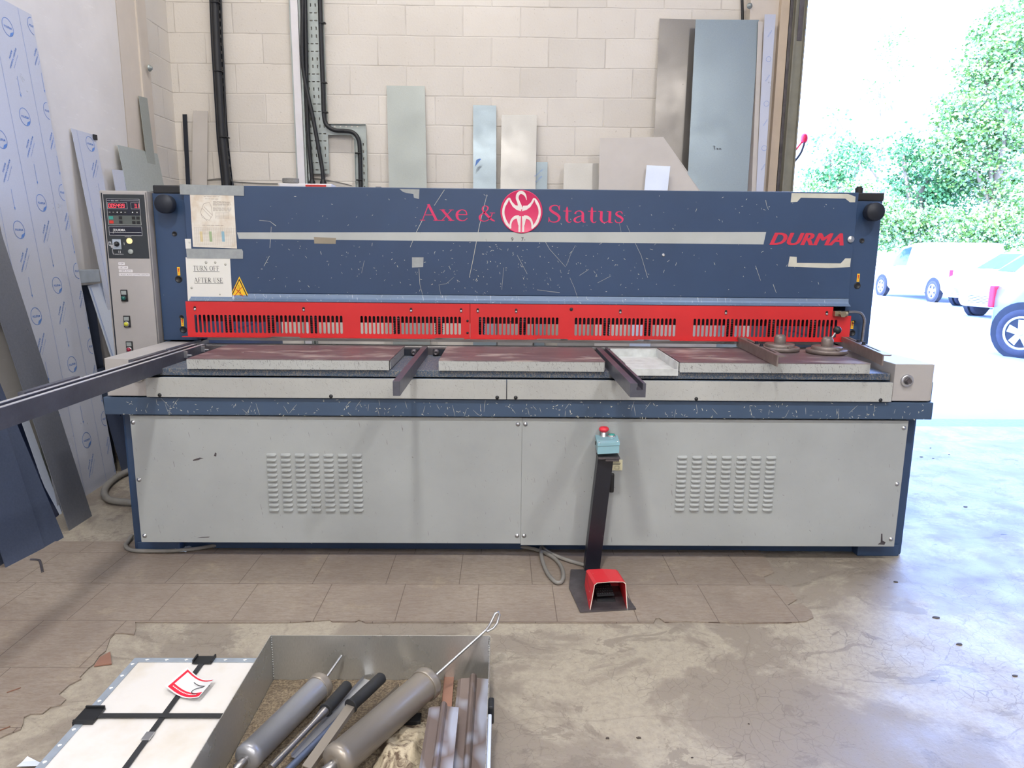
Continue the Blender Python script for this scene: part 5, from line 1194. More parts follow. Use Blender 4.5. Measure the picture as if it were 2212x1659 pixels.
# ================================================================== FOOT SWITCH STAND
B0 = aZ(1277, 1232); q = thing('foot_switch_stand', 'foot switch with red hood on a steel plate, black post and pale blue button box', 'foot switch', B0)
pl_ = [aZ(x, y) for x, y in ((1232.6, 1235.3), (1229, 1274.5), (1253, 1327), (1373.7, 1320), (1352, 1290), (1318, 1236))]
MB().prism([(p.x, p.y) for p in pl_], (0, 0, .006), X_, Y_, Z_, .006).build('base_plate', M['steel_dark'], q, label='worn black base plate')
T_ = aY(1307, 983, B0.y); w = .032; d = .028
mb = MB(); vs = [B0+Vector((sx*w, sy*d, .008)) for sx, sy in ((-1, -1), (1, -1), (1, 1), (-1, 1))]+[T_+Vector((sx*w, sy*d, 0)) for sx, sy in ((-1, -1), (1, -1), (1, 1), (-1, 1))]
mb.add(vs, [(3, 2, 1, 0), (4, 5, 6, 7)]+[(i, (i+1) % 4, 4+(i+1) % 4, 4+i) for i in range(4)])
post = mb.build('post', M['blackpaint'], q)
a = aY(1291.5, 958.5, B0.y-.05); zt_ = a.z; a2 = aZ(1338, 956.5, zt_); a3 = aZ(1284, 932.3, zt_); a4 = aZ(1329.5, 931, zt_); hb = a.z-aY(1294, 981, B0.y-.05).z
def bl_(s_): return [a, a2, a4, a3][s_]
mb = MB(); vs = [bl_(i) for i in range(4)]+[bl_(i)-Z_*hb for i in range(4)]; mb.add(vs, [(0, 1, 2, 3), (7, 6, 5, 4)]+[(i, 4+i, 4+(i+1) % 4, (i+1) % 4) for i in range(4)])
cb = mb.build('button_box', M['box_blue'], q)
ctr = (a+a2+a3+a4)/4; mb = MB(); vs = [ctr+(bl_(i)-ctr)*1.03+Z_*.002 for i in range(4)]+[ctr+(bl_(i)-ctr)*1.03-Z_*.010 for i in range(4)]; mb.add(vs, [(0, 1, 2, 3), (7, 6, 5, 4)]+[(i, 4+i, 4+(i+1) % 4, (i+1) % 4) for i in range(4)])
lid = mb.build('box_lid', M['box_blue'], q)
for i in range(4):
    p = ctr+(bl_(i)-ctr)*.86+Z_*.002; MB().lathe(p, p+Z_, [(0, .004), (.0015, .0035), (.002, 0)], 10).build('lid_screw', M['steel'], lid)
e_ = aZ(1304, 943, zt_); MB().lathe(e_, e_+Z_, [(0, .0155), (.004, .0155), (.006, .0125), (.022, .0125), (.023, .011)], 22).build('stop_button_collar', M['steel'], q)
MB().lathe(e_+Z_*.021, e_+Z_, [(0, .014), (.006, .0195), (.010, .0215), (.016, .0205), (.021, .015), (.023, 0)], 26).build('stop_button', M['btn_red'], q)
e_ = aZ(1321, 943.5, zt_); MB().lathe(e_, e_+Z_, [(0, .017), (.006, .0165), (.009, .015), (.009, 0)], 22).build('start_button_ring', M['steel'], q)
MB().lathe(e_+Z_*.008, e_+Z_, [(0, .0145), (.004, .0135), (.006, 0)], 22).build('start_button', M['btn_teal'], q)
MB().box(T_.x-.035, T_.x+.055, T_.y-.05, T_.y+.02, T_.z-.004, T_.z+.004, .001).box(T_.x-.005, T_.x+.05, T_.y-.056, T_.y-.02, T_.z-.010, T_.z-.004).build('mounting_bracket', M['steel_dark'], q)
c = a3-Z_*.02+Vector((-.006, .0, .005)); MB().cyl(c+Vector((-.014, 0, 0)), c+Vector((.01, 0, 0)), .017, n=18).build('cable_gland', M['black'], q)
c = (a+a3)/2-Z_*hb*.55-X_*.0005; MB().cyl(c, c-X_*.002, .0085, n=16).build('side_port', M['black'], cb)
# red hood
FL = aZ(1273, 1321, .006); FR = aZ(1356, 1318, .006); FLt = aY(1284.5, 1259, FL.y+.045); FRt = aY(1352, 1256, FR.y+.045)
BLt = aY(1266.5, 1229, FL.y+.20); BRt = aY(1334, 1231, FL.y+.20); BLb = aZ(1261, 1262, .006); BRb = Vector((BRt.x+.012, BLb.y, .006))
zt2 = (FLt.z+FRt.z)/2; FLt.z = FRt.z = zt2; zt3 = (BLt.z+BRt.z)/2; BLt.z = BRt.z = zt3; BLb.y = BRb.y = BLt.y
def hood(L_, Lt, Rt, R2): 
    m1 = L_.lerp(Lt, .93); m2 = R2.lerp(Rt, .93); return [L_, L_.lerp(Lt, .5), m1, Lt+(Rt-Lt)*.07, Lt.lerp(Rt, .5)+Z_*.003, Rt+(Lt-Rt)*.07, m2, R2.lerp(Rt, .5), R2]
A = hood(FL, FLt, FRt, FR); Bk = hood(BLb, BLt, BRt, BRb); n_ = len(A)
mb = MB(); cen = (FL+FR+FLt+FRt)/4
def shell(A, Bk, k_): return [p-(p-Vector((cen.x, p.y, .03))).normalized()*k_ for p in A], [p-(p-Vector((cen.x, p.y, .03))).normalized()*k_ for p in Bk]
A2, B2 = shell(A, Bk, .004)
mb.add(A+Bk, [(i, i+1, n_+i+1, n_+i) for i in range(n_-1)]); mb.add(A2+B2, [(i, n_+i, n_+i+1, i+1) for i in range(n_-1)]); mb.add(A+A2, [(i, n_+i, n_+i+1, i+1) for i in range(n_-1)])
mb.add(Bk, [tuple(range(n_))])
hd = mb.build('hood', M['red_ped'], q)
mb = MB(); mb.add([p-Y_*.0008 for p in A]+[p-(p-Vector((cen.x, p.y, .03))).normalized()*.003-Y_*.0008 for p in A], [(i, n_+i, n_+i+1, i+1) for i in range(n_-1)]); mb.build('worn_rim', M['chip'], hd)
pcx = aZ(1306, 1300).x; py0 = aZ(1306, 1304).y
mtx = Matrix.Translation((pcx, py0, .03)) @ Matrix.Rotation(.12, 4, 'Z') @ Matrix.Rotation(.22, 4, 'X')
mb = MB().box(-.034, .036, .0, .13, 0, .008, .002, mtx)
for i in range(7):
    for j in range(8): 
        p = mtx @ Vector((-.028+i*.0095+(j % 2)*.004, .01+j*.0145, .008)); mb.lathe(p, p+Z_, [(0, .0034), (.002, .0028), (.0022, 0)], 6)
mb.build('treadle', M['black'], q)
MB().box(pcx-.034, pcx+.04, py0-.006, py0+.13, .008, .02, .003).build('treadle_base', M['black'], q)
# cables on the floor
def floor_cable(label, pts, r, mat='cable_grey', z=None, name='floor_cable'):
    P = [tuple(aZ(p[0], p[1], (p[2] if len(p) > 2 else 0)+r)+Z_*.006) for p in pts]; o = MB().tube(P, r, 10).build(name, M[mat], None, (P[0][0], P[0][1], 0)); return tag(o, label, 'cable')
floor_cable('grey cable looping on the floor left of the foot switch post', [(1262, 1223), (1230, 1214), (1200, 1203), (1181, 1193), (1172, 1185), (1168, 1190), (1172, 1215), (1184, 1243), (1200, 1260), (1212, 1260), (1217, 1247), (1213, 1228), (1200, 1211), (1180, 1198), (1150, 1188), (1110, 1181), (1070, 1177, .0), (1030, 1172)], .0085)
floor_cable('grey cable bending round the left foot of the machine', [(520, 1172), (470, 1180), (430, 1187), (380, 1192), (330, 1193), (292, 1192), (276, 1187), (272, 1179), (277, 1172), (285, 1160)], .009)
floor_cable('thick dark grey hose curling out behind the left end post', [(290, 1015), (262, 1027), (240, 1042), (226, 1060), (229, 1076), (246, 1084), (290, 1088)], .018, 'cable_grey', name='floor_hose')
o = MB().tube([tuple(aZ(x, y, .006)) for x, y in ((66, 1209), (82, 1210), (87, 1214), (92, 1236))], .0055, 8).build('bent_rod', M['steel_dark'], None, aZ(85, 1214)); tag(o, 'small bent steel rod on the floor by the dark sheets', 'rod')
c = aZ(384, 1186, .012); mb = MB(); rr = random.Random(5); vs = []
for j in range(7):
    for i in range(9): vs.append((c.x+(i-4)*.013+rr.uniform(-.004, .004), c.y+(j-2)*.014, .008+rr.uniform(0, .018)*(1-abs(i-4)/5)*(1.2)))
mb.add(vs, [(j*9+i, j*9+i+1, (j+1)*9+i+1, (j+1)*9+i) for j in range(6) for i in range(8)]); o = mb.build('crumpled_paper', M['white_film'], None, (c.x, c.y, .006)); tag(o, 'crumpled white paper scrap under the left end of the machine', 'scrap')

# ================================================================== ALUMINIUM BOX OF GREASE GUNS
bx0_, bx1_, by0, by1, bh = -.722, -.032, .98, 2.045, .158
q = thing('open_metal_box', 'open aluminium box full of grease guns and bars in the foreground', 'box', ((bx0_+bx1_)/2, 1.5, 0))
MB().box(bx0_, bx1_, by0, by1, .0005, .003).build('box_floor', M['box_alu'], q)
MB().box(bx0_, bx1_, by1-.002, by1, .003, bh, .0006).build('end_wall', M['box_alu'], q); MB().box(bx0_, bx1_, by0, by0+.002, .003, bh, .0006).build('end_wall', M['box_alu'], q)
MB().box(bx0_, bx0_+.002, by0+.002, by1-.002, .003, bh, .0006).build('side_wall', M['box_alu'], q); sw = MB().box(bx1_-.002, bx1_, by0+.002, by1-.002, .003, bh, .0006).build('side_wall', M['box_alu'], q)
mb = MB()
for xx in (bx0_+.004, bx1_-.004):
    for i in range(18): mb.sphere((xx, by1-.004, .01+i*.0083), .0022, 6, 4)
mb.build('weld_seam', M['steel'], q)
p = Vector((bx1_, 1.72, .12)); MB().box(bx1_, bx1_+.016, p.y-.02, p.y+.025, bh-.06, bh-.008, .005).build('side_latch', M['black'], sw)
MB().box(bx1_, bx1_+.010, 1.1, p.y-.03, bh-.05, bh-.02, .003).build('side_strap', M['white_film'], sw)
o = MB(); rr = random.Random(9); nx, ny = 34, 50; vs = []
for j in range(ny+1):
    for i in range(nx+1): vs.append((bx0_+.003+(bx1_-bx0_-.006)*i/nx, by0+.003+(by1-by0-.006)*j/ny, .004+rr.uniform(0, .004)))
o.add(vs, [(j*(nx+1)+i, j*(nx+1)+i+1, (j+1)*(nx+1)+i+1, (j+1)*(nx+1)+i) for j in range(ny) for i in range(nx)])
o = o.build('swarf_layer', M['grit'], None, ((bx0_+bx1_)/2, 1.5, .004)); tag(o, 'layer of brown grit and swarf on the floor of the open box', 'swarf', kind='stuff')
def gun(label, near, far, r, zc0, zc1, mat, rod, loop=None, grip_mat=None):
    A = aZ(near[0], near[1], zc0); B = aZ(far[0], far[1], zc1); d = (B-A); L_ = d.length; d.normalize()
    t = thing('grease_gun', label, 'grease gun', Vector((A.x, A.y, 0)))
    MB().lathe(A, B, [(0, r*.55), (.004, r*.9), (.012, r), (.03, r), (.031, r*.96), (L_-.03, r*.96)], 36).build('barrel', M[mat], t)
    MB().lathe(A+d*(L_-.03), B, [(0, r*1.04), (.004, r*1.08), (.010, r*1.04), (.018, r*1.08), (.026, r*1.06), (.03, r*.9), (.028, 0)], 36).build('end_cap', M['gun'], t)
    MB().lathe(A, A-d, [(0, r*.3), (.03, r*.3), (.032, r*.22), (.05, r*.22), (.05, 0)], 14).build('nozzle', M['steel_mid'], t)
    rd = MB().tube([tuple(B-d*.01)]+[tuple(x) for x in rod], .0042, 8, False)
    if loop: rd.tube([tuple(x) for x in loop], .0042, 8, False)
    rd.build('pull_rod', M['steel'], t)
    return t, A, B, d
t1, A, B, d = gun('silver grease gun lying leftmost in the open box, short rod', (528, 1643), (697, 1476), .037, .052, .055, 'gun2', [aY(738, 1416, 2.028)])
h0 = aY(1049, 1362, 2.055); z_h = h0.z
lp = [h0, aY(1058, 1350, 2.06), aY(1070, 1325, 2.075), aY(1076, 1322, 2.08), aY(1079, 1328, 2.08), aY(1074, 1346, 2.065), aY(1066, 1357, 2.06), aY(1053, 1364, 2.055), h0]
t2, A2_, B2_, d2 = gun('larger scratched grease gun lying across the open box, long rod with triangular loop handle', (720, 1652), (927, 1472), .045, .085, .088, 'gun', [h0], lp)
def lever(label, g0, g1, e, r, zg0, zg1, ze, flat=False):
    G0 = aZ(g0[0], g0[1], zg0); G1 = aZ(g1[0], g1[1], zg1); E_ = aZ(e[0], e[1], ze); d = (G0-G1).normalized(); Lg = (G0-G1).length
    t = thing('pump_lever', label, 'lever handle', Vector((G1.x, G1.y, 0)))
    MB().lathe(G1, G0, [(0, r*1.18), (.004, r*1.22), (.007, r*1.0), (Lg*.5, r*1.04), (Lg-.006, r), (Lg, r*.7), (Lg, 0)], 22).build('grip', M['rubber'], t)
    if flat:
        u = d.cross(Z_).normalized(); w_ = r*.8; mb = MB()
        for a_, b_ in (((-w_, .0), (w_, .003)), ((-w_, -.012), (-w_+.003, .0)), ((w_-.003, -.012), (w_, .0))):
            vs = [P+u*x+Z_*z for P in (G1, E_) for x, z in ((a_[0], a_[1]), (b_[0], a_[1]), (b_[0], b_[1]), (a_[0], b_[1]))]; mb.add(vs, [(3, 2, 1, 0), (4, 5, 6, 7)]+[(i, (i+1) % 4, 4+(i+1) % 4, 4+i) for i in range(4)])
        mb.build('channel_arm', M['gun'], t)
    else:
        Lq = (G1-E_).length; MB().lathe(G1, E_, [(0, r*.8), (.02, r*.75), (.05, r*.5), (Lq*.6, r*.45), (Lq, r*.6)], 18).build('tapered_arm', M['steel_mid'], t)
    return t
lever('left pump lever with smooth blue-black grip and tapered arm in the open box', (752, 1479), (703, 1535), (585, 1659), .0165, .07, .068, .05)
lever('pump lever with foam black grip and flat channel arm beside the larger grease gun', (826, 1462), (757, 1526), (662, 1659), .0175, .075, .073, .06, True)
A = aZ(742, 1545, .03); B = aZ(610, 1675, .03); o = MB().cyl(A, B, .0095, n=14).build('steel_rod', M['blue_steel'], None, ((A.x+B.x)/2, (A.y+B.y)/2, .02)); tag(o, 'blue-tinted round steel rod between the two pump levers', 'rod')
def strip_between(name, label, p0, p1, w_, z0, z1, mat, t=.003, cat_='metal strip'):
    A = aZ(p0[0], p0[1], z0); B = aZ(p1[0], p1[1], z1); d = (B-A).normalized(); u = d.cross(Z_).normalized()*w_/2
    mb = MB(); vs = [A-u, A+u, B+u, B-u]; mb.add(vs+[v+Z_*t for v in vs], [(3, 2, 1, 0), (4, 5, 6, 7)]+[(i, (i+1) % 4, 4+(i+1) % 4, 4+i) for i in range(4)])
    mb.add([B-u*.0, B+u, A+u, A-u*.0]+[p+Z_*.014 for p in (B+u, A+u)], [(1, 2, 5, 4)])
    return tag(mb.build(name, M[mat], None, Vector(((A.x+B.x)/2, (A.y+B.y)/2, min(A.z, B.z)))), label, cat_)
strip_between('angle_strip', 'rust-edged angle strip under the foam grip lever', (868, 1487), (740, 1610), .02, .02, .02, 'gun')
strip_between('angle_strip', 'grey flat strip lying under the left pump lever', (795, 1470), (640, 1640), .03, .012, .012, 'gun2')
strip_between('copper_strip', 'brown copper-coloured flat strip at the far end of the box', (972, 1447), (962, 1560), .03, .012, .012, 'copper')
c = aZ(893, 1548, .03); o = MB().box(c.x-.03, c.x+.022, c.y-.02, c.y+.018, .014, .03, .002).build('magnet_block', M['black'], None, (c.x, c.y, .014)); tag(o, 'small dark block near the rag in the open box', 'block')
def ridged_bar(label, x0, x1, yfar, ynear, z0, z1, mat):
    w_ = x1-x0; prof = [(0, 0), (w_, 0), (w_, .01), (w_*.80, .012), (w_*.64, .014)]+[(w_*.5+w_*.12*math.cos(PI*k/6), .014+.016*math.sin(PI*k/6)) for k in range(7)]+[(w_*.36, .014), (w_*.1, .012), (0, .008)]
    A = Vector((x0, yfar, z0)); Bv = Vector((x0, ynear, z1)); vs = [A+X_*u+Z_*v for u, v in prof]+[Bv+X_*u+Z_*v for u, v in prof]; n_ = len(prof)
    mb = MB().add(vs, [tuple(range(n_)), tuple(range(n_, 2*n_))[::-1]]+[(i, n_+i, n_+(i+1) % n_, (i+1) % n_) for i in range(n_)])
    return tag(mb.build('ridged_bar', M[mat], None, (x0+w_/2, (yfar+ynear)/2, min(z0, z1))), label, 'metal bar')
ridged_bar('long grimy ridged bar along the right wall of the open box', aZ(990, 1470, .03).x, bx1_-.004, 1.995, 1.02, .03, .03, 'bar_dirty')
ridged_bar('shorter grimy ridged bar lying higher, left of the long one', aZ(925, 1545, .075).x, aZ(990, 1545, .075).x, aZ(950, 1535, .075).y, 1.02, .075, .078, 'bar_dirty')
# rag
rr = random.Random(11); nx, ny = 26, 34; vs = []
xr0, xr1, yr0, yr1 = aZ(818, 1600, .03).x, aZ(918, 1600, .03).x, 1.3, aZ(870, 1548, .03).y
from mathutils import noise as mn
for j in range(ny+1):
    for i in range(nx+1):
        u, v = i/nx, j/ny; x = xr0+(xr1-xr0)*u; y = yr0+(yr1-yr0)*v; e_ = min(u, 1-u, v, 1-v)*5
        vs.append((x+.008*mn.noise((x*30, y*30, 2)), y+.008*mn.noise((x*30, y*30, 5)), .012+min(e_, 1)*(.028+.026*mn.noise((x*17, y*17, 0))+.012*abs(mn.noise((x*45, y*45, 1))))))
o = MB().add(vs, [(j*(nx+1)+i, j*(nx+1)+i+1, (j+1)*(nx+1)+i+1, (j+1)*(nx+1)+i) for j in range(ny) for i in range(nx)], True).build('oily_rag', M['rag'], None, ((xr0+xr1)/2, 1.5, .012)); tag(o, 'crumpled oily rag in the open box right of the larger grease gun', 'rag')

# ------------------------------------------------------------------ strapped white panel crate
ch = .06; L0 = aZ(291, 1421, ch); cxl, cxr, cy1, cy0 = L0.x, bx0_-.006, L0.y, .95
q = thing('strapped_panel', 'white panel in a zinc frame held by crossed black straps, left of the open box', 'panel', ((cxl+cxr)/2, 1.5, 0))
fw = .022
mb = MB(); 
for x0, x1, y0, y1 in ((cxl, cxl+fw, cy0, cy1), (cxr-fw, cxr, cy0, cy1-fw), (cxl+fw, cxr, cy1-fw, cy1)): mb.box(x0, x1, y0, y1, ch-.002, ch)
mb.box(cxl, cxl+.002, cy0, cy1, .001, ch-.002).box(cxl, cxr, cy1-.002, cy1, .001, ch-.002)
fr = mb.build('zinc_frame', M['galv_bright'], q)
MB().box(cxl+fw*.8, cxr-.004, cy0, cy1-fw*.8, .004, ch-.003).build('white_board', M['white_panel'], q)
mb = MB()
for i in range(14):
    y = cy1-.035-i*.062; mb.prism([(-.006, 0), (0, -.007), (.006, 0), (.003, .004), (-.003, .004)], (cxl+fw*.5, y, ch+.0003), X_, Y_, Z_, .0006)
for i in range(6):
    x = cxl+.045+i*.062; mb.prism([(-.007, 0), (0, -.006), (.006, .002), (0, .004)], (x, cy1-fw*.5, ch+.0003), X_, Y_, Z_, .0006)
mb.build('pressed_notch', M['white_ink'], fr)
s0 = aZ(428, 1425, ch); s1 = aZ(290, 1659, ch); sx = (s0.x+s1.x)/2
s2 = aZ(300, 1548.5, ch)
st = MB().box(sx-.0075, sx+.0075, cy0, cy1+.002, ch+.0006, ch+.003).box(sx-.0075, sx+.0075, cy1+.001, cy1+.003, .002, ch+.003).build('strap', M['rubber'], q)
st2 = MB().box(cxl-.002, cxr, s2.y-.0085, s2.y+.0085, ch+.003, ch+.0055).box(cxl-.003, cxl-.001, s2.y-.0085, s2.y+.0085, .002, ch+.0055).build('strap', M['rubber'], q)
def corner(x0, x1, y0, y1, par):
    MB().box(x0, x1, y0, y1, ch+.001, ch+.004, .001).box(x0, x1 if x1-x0 > y1-y0 else x1, y0, y1, ch-.0, ch+.002).build('corner_guard', M['black'], par)
mb = MB().box(sx-.03, sx+.03, cy1-.035, cy1+.004, ch+.0005, ch+.0045, .001).box(sx-.03, sx+.03, cy1+.001, cy1+.005, ch-.03, ch+.004).box(sx-.031, sx-.026, cy1-.03, cy1+.006, ch, ch+.011, .001).box(sx+.026, sx+.031, cy1-.03, cy1+.006, ch, ch+.011, .001)
mb.build('corner_guard', M['black'], st)
mb = MB().box(cxl-.004, cxl+.05, s2.y-.032, s2.y+.032, ch+.0005, ch+.0065, .001).box(cxl-.007, cxl-.002, s2.y-.032, s2.y+.032, ch-.03, ch+.006, .001).box(cxl-.004, cxl+.05, s2.y-.033, s2.y-.028, ch, ch+.013, .001).box(cxl-.004, cxl+.05, s2.y+.028, s2.y+.033, ch, ch+.013, .001)
mb.build('corner_guard', M['black'], st2)
c = aZ(316, 1592, ch); MB().box(sx-.011, sx+.011, c.y-.018, c.y+.014, ch+.002, ch+.006, .001).build('buckle', M['steel'], st)
c = aZ(240, 1482, .035); MB().box(cxl-.012, cxl-.001, c.y-.02, c.y+.02, .02, .045, .003).build('side_clasp', M['film'], fr)
# lot tag
def tagpt(x, y, dz=0): return aZ(x, y, ch+.007+dz)
TA, TBp, TC, TD = (405.5, 1449), (464, 1474), (430, 1514), (357, 1490)
nu, nv = 10, 8; vs = []
def tq(u, v, off=0):
    x = (TA[0]*(1-u)+TBp[0]*u)*(1-v)+(TD[0]*(1-u)+TC[0]*u)*v; y = (TA[1]*(1-u)+TBp[1]*u)*(1-v)+(TD[1]*(1-u)+TC[1]*u)*v
    return aZ(x, y+4*math.sin(PI*u)*1.0, ch+.006)+Z_*(.012*(1-math.sin(PI*u))*1.0+off)
mb = MB().add([tq(i/nu, j/nv) for j in range(nv+1) for i in range(nu+1)], [(j*(nu+1)+i, j*(nu+1)+i+1, (j+1)*(nu+1)+i+1, (j+1)*(nu+1)+i) for j in range(nv) for i in range(nu)], True)
o = mb.build('lot_tag', M['white_ink'], None, tq(.5, .5)); tag(o, 'curled white and red paper tag with a handwritten 2 on the strapped panel', 'tag')
mb = MB()
def tband(u0, u1, v0, v1):
    n_ = 10; vs = []
    for i in range(n_+1):
        for v in (v0, v1): vs.append(tq(u0+(u1-u0)*i/n_, v, .0006))
    mb.add(vs, [(2*i, 2*i+1, 2*i+3, 2*i+2) for i in range(n_)])
tband(.05, .97, .72, .95); tband(.05, .97, .05, .11); 
vs = [tq(u, v, .0006) for v in [.05+.9*k/8 for k in range(9)] for u in (.05, .10)]; mb.add(vs, [(2*i, 2*i+1, 2*i+3, 2*i+2) for i in range(8)])
mb.build('red_border', M['tail'], o)
mb = MB()
pts = [(1545, 828), (1580, 850), (1625, 856), (1668, 852), (1625, 862), (1560, 878), (1528, 898), (1532, 912), (1560, 918), (1600, 912)]
P = [(p_[0]/3.687, 1250+p_[1]/3.687) for p_ in pts]; Pc = cat([(a_, b_, 1) for a_, b_ in P], 4)
pv = [aZ(p_.x, p_.y, ch+.0125) for p_ in Pc]; mb.tube([tuple(v) for v in pv], .0012, 5, False)
mb.build('handwritten_two', M['ink'], o)
mb = MB()
for k in range(16): 
    u = .12+k*.045; a_, b_ = tq(u, .80, .001), tq(u+.03, .80, .001); c_, d_ = tq(u+.03, .84, .001), tq(u, .84, .001); mb.add([a_, b_, c_, d_], [(0, 1, 2, 3)])
mb.build('small_print', M['white_ink'], o)
# scraps on the floor
pp = [aZ(x, y, .006) for x, y in ((36, 1659), (48, 1650), (60, 1640), (78, 1646), (88, 1651), (82, 1659))]
o = MB().add([p+Z_*rr.uniform(0, .01) for p in pp], [tuple(range(6))]).build('foil_scrap', M['white_film'], None, aZ(60, 1655)); tag(o, 'torn pale foil scrap on the floor at bottom left', 'scrap')
pp = [aZ(x, y, .006) for x, y in ((203, 1438), (216, 1419), (238, 1407), (241, 1433))]
o = MB().prism([(p.x, p.y) for p in pp], (0, 0, .002), X_, Y_, Z_, .004).build('broken_tile_piece', M['copper'], None, aZ(222, 1428)); tag(o, 'small reddish piece broken off the floor tiles', 'scrap')
for x, y, lb in ((29, 1492, 'pale wood splinter on the brown tiles at lower left'), (4, 1577, 'torn wood chip on the tiles at the very left edge')):
    c = aZ(x, y, .006); o = MB().prism([(-.012, -.012), (.012, .01), (.014, .014), (-.01, -.008)], c, X_, Y_, Z_, .003).build('wood_splinter', M['copper'], None, c); tag(o, lb, 'splinter')
leafpx = [(2021, 1334), (1935, 1257), (2073, 1392), (1948, 1045), (1990, 987), (2016, 990), (2050, 982), (2193, 1460), (1960, 1008), (2010, 968), (1617, 1564), (1380, 1594), (1495, 1637), (1312, 1595), (2086, 1095)]
rr = random.Random(2)
lm = mk('dead_leaf', C(70, 62, 58), .8)
for i, (x, y) in enumerate(leafpx):
    c = aZ(x, y, .001); r = rr.uniform(.006, .014)*(1 if x > 1700 else .6); pts = [(r*math.cos(k*PI/4)*rr.uniform(.6, 1.2), r*.6*math.sin(k*PI/4)*rr.uniform(.6, 1.2)) for k in range(8)]
    o = MB().prism(pts, c, X_, Y_, Z_, .002).build('dead_leaf', lm, None, c); tag(o, 'small dark dry leaf scattered on the concrete floor', 'leaf', 'dry leaves on the floor')

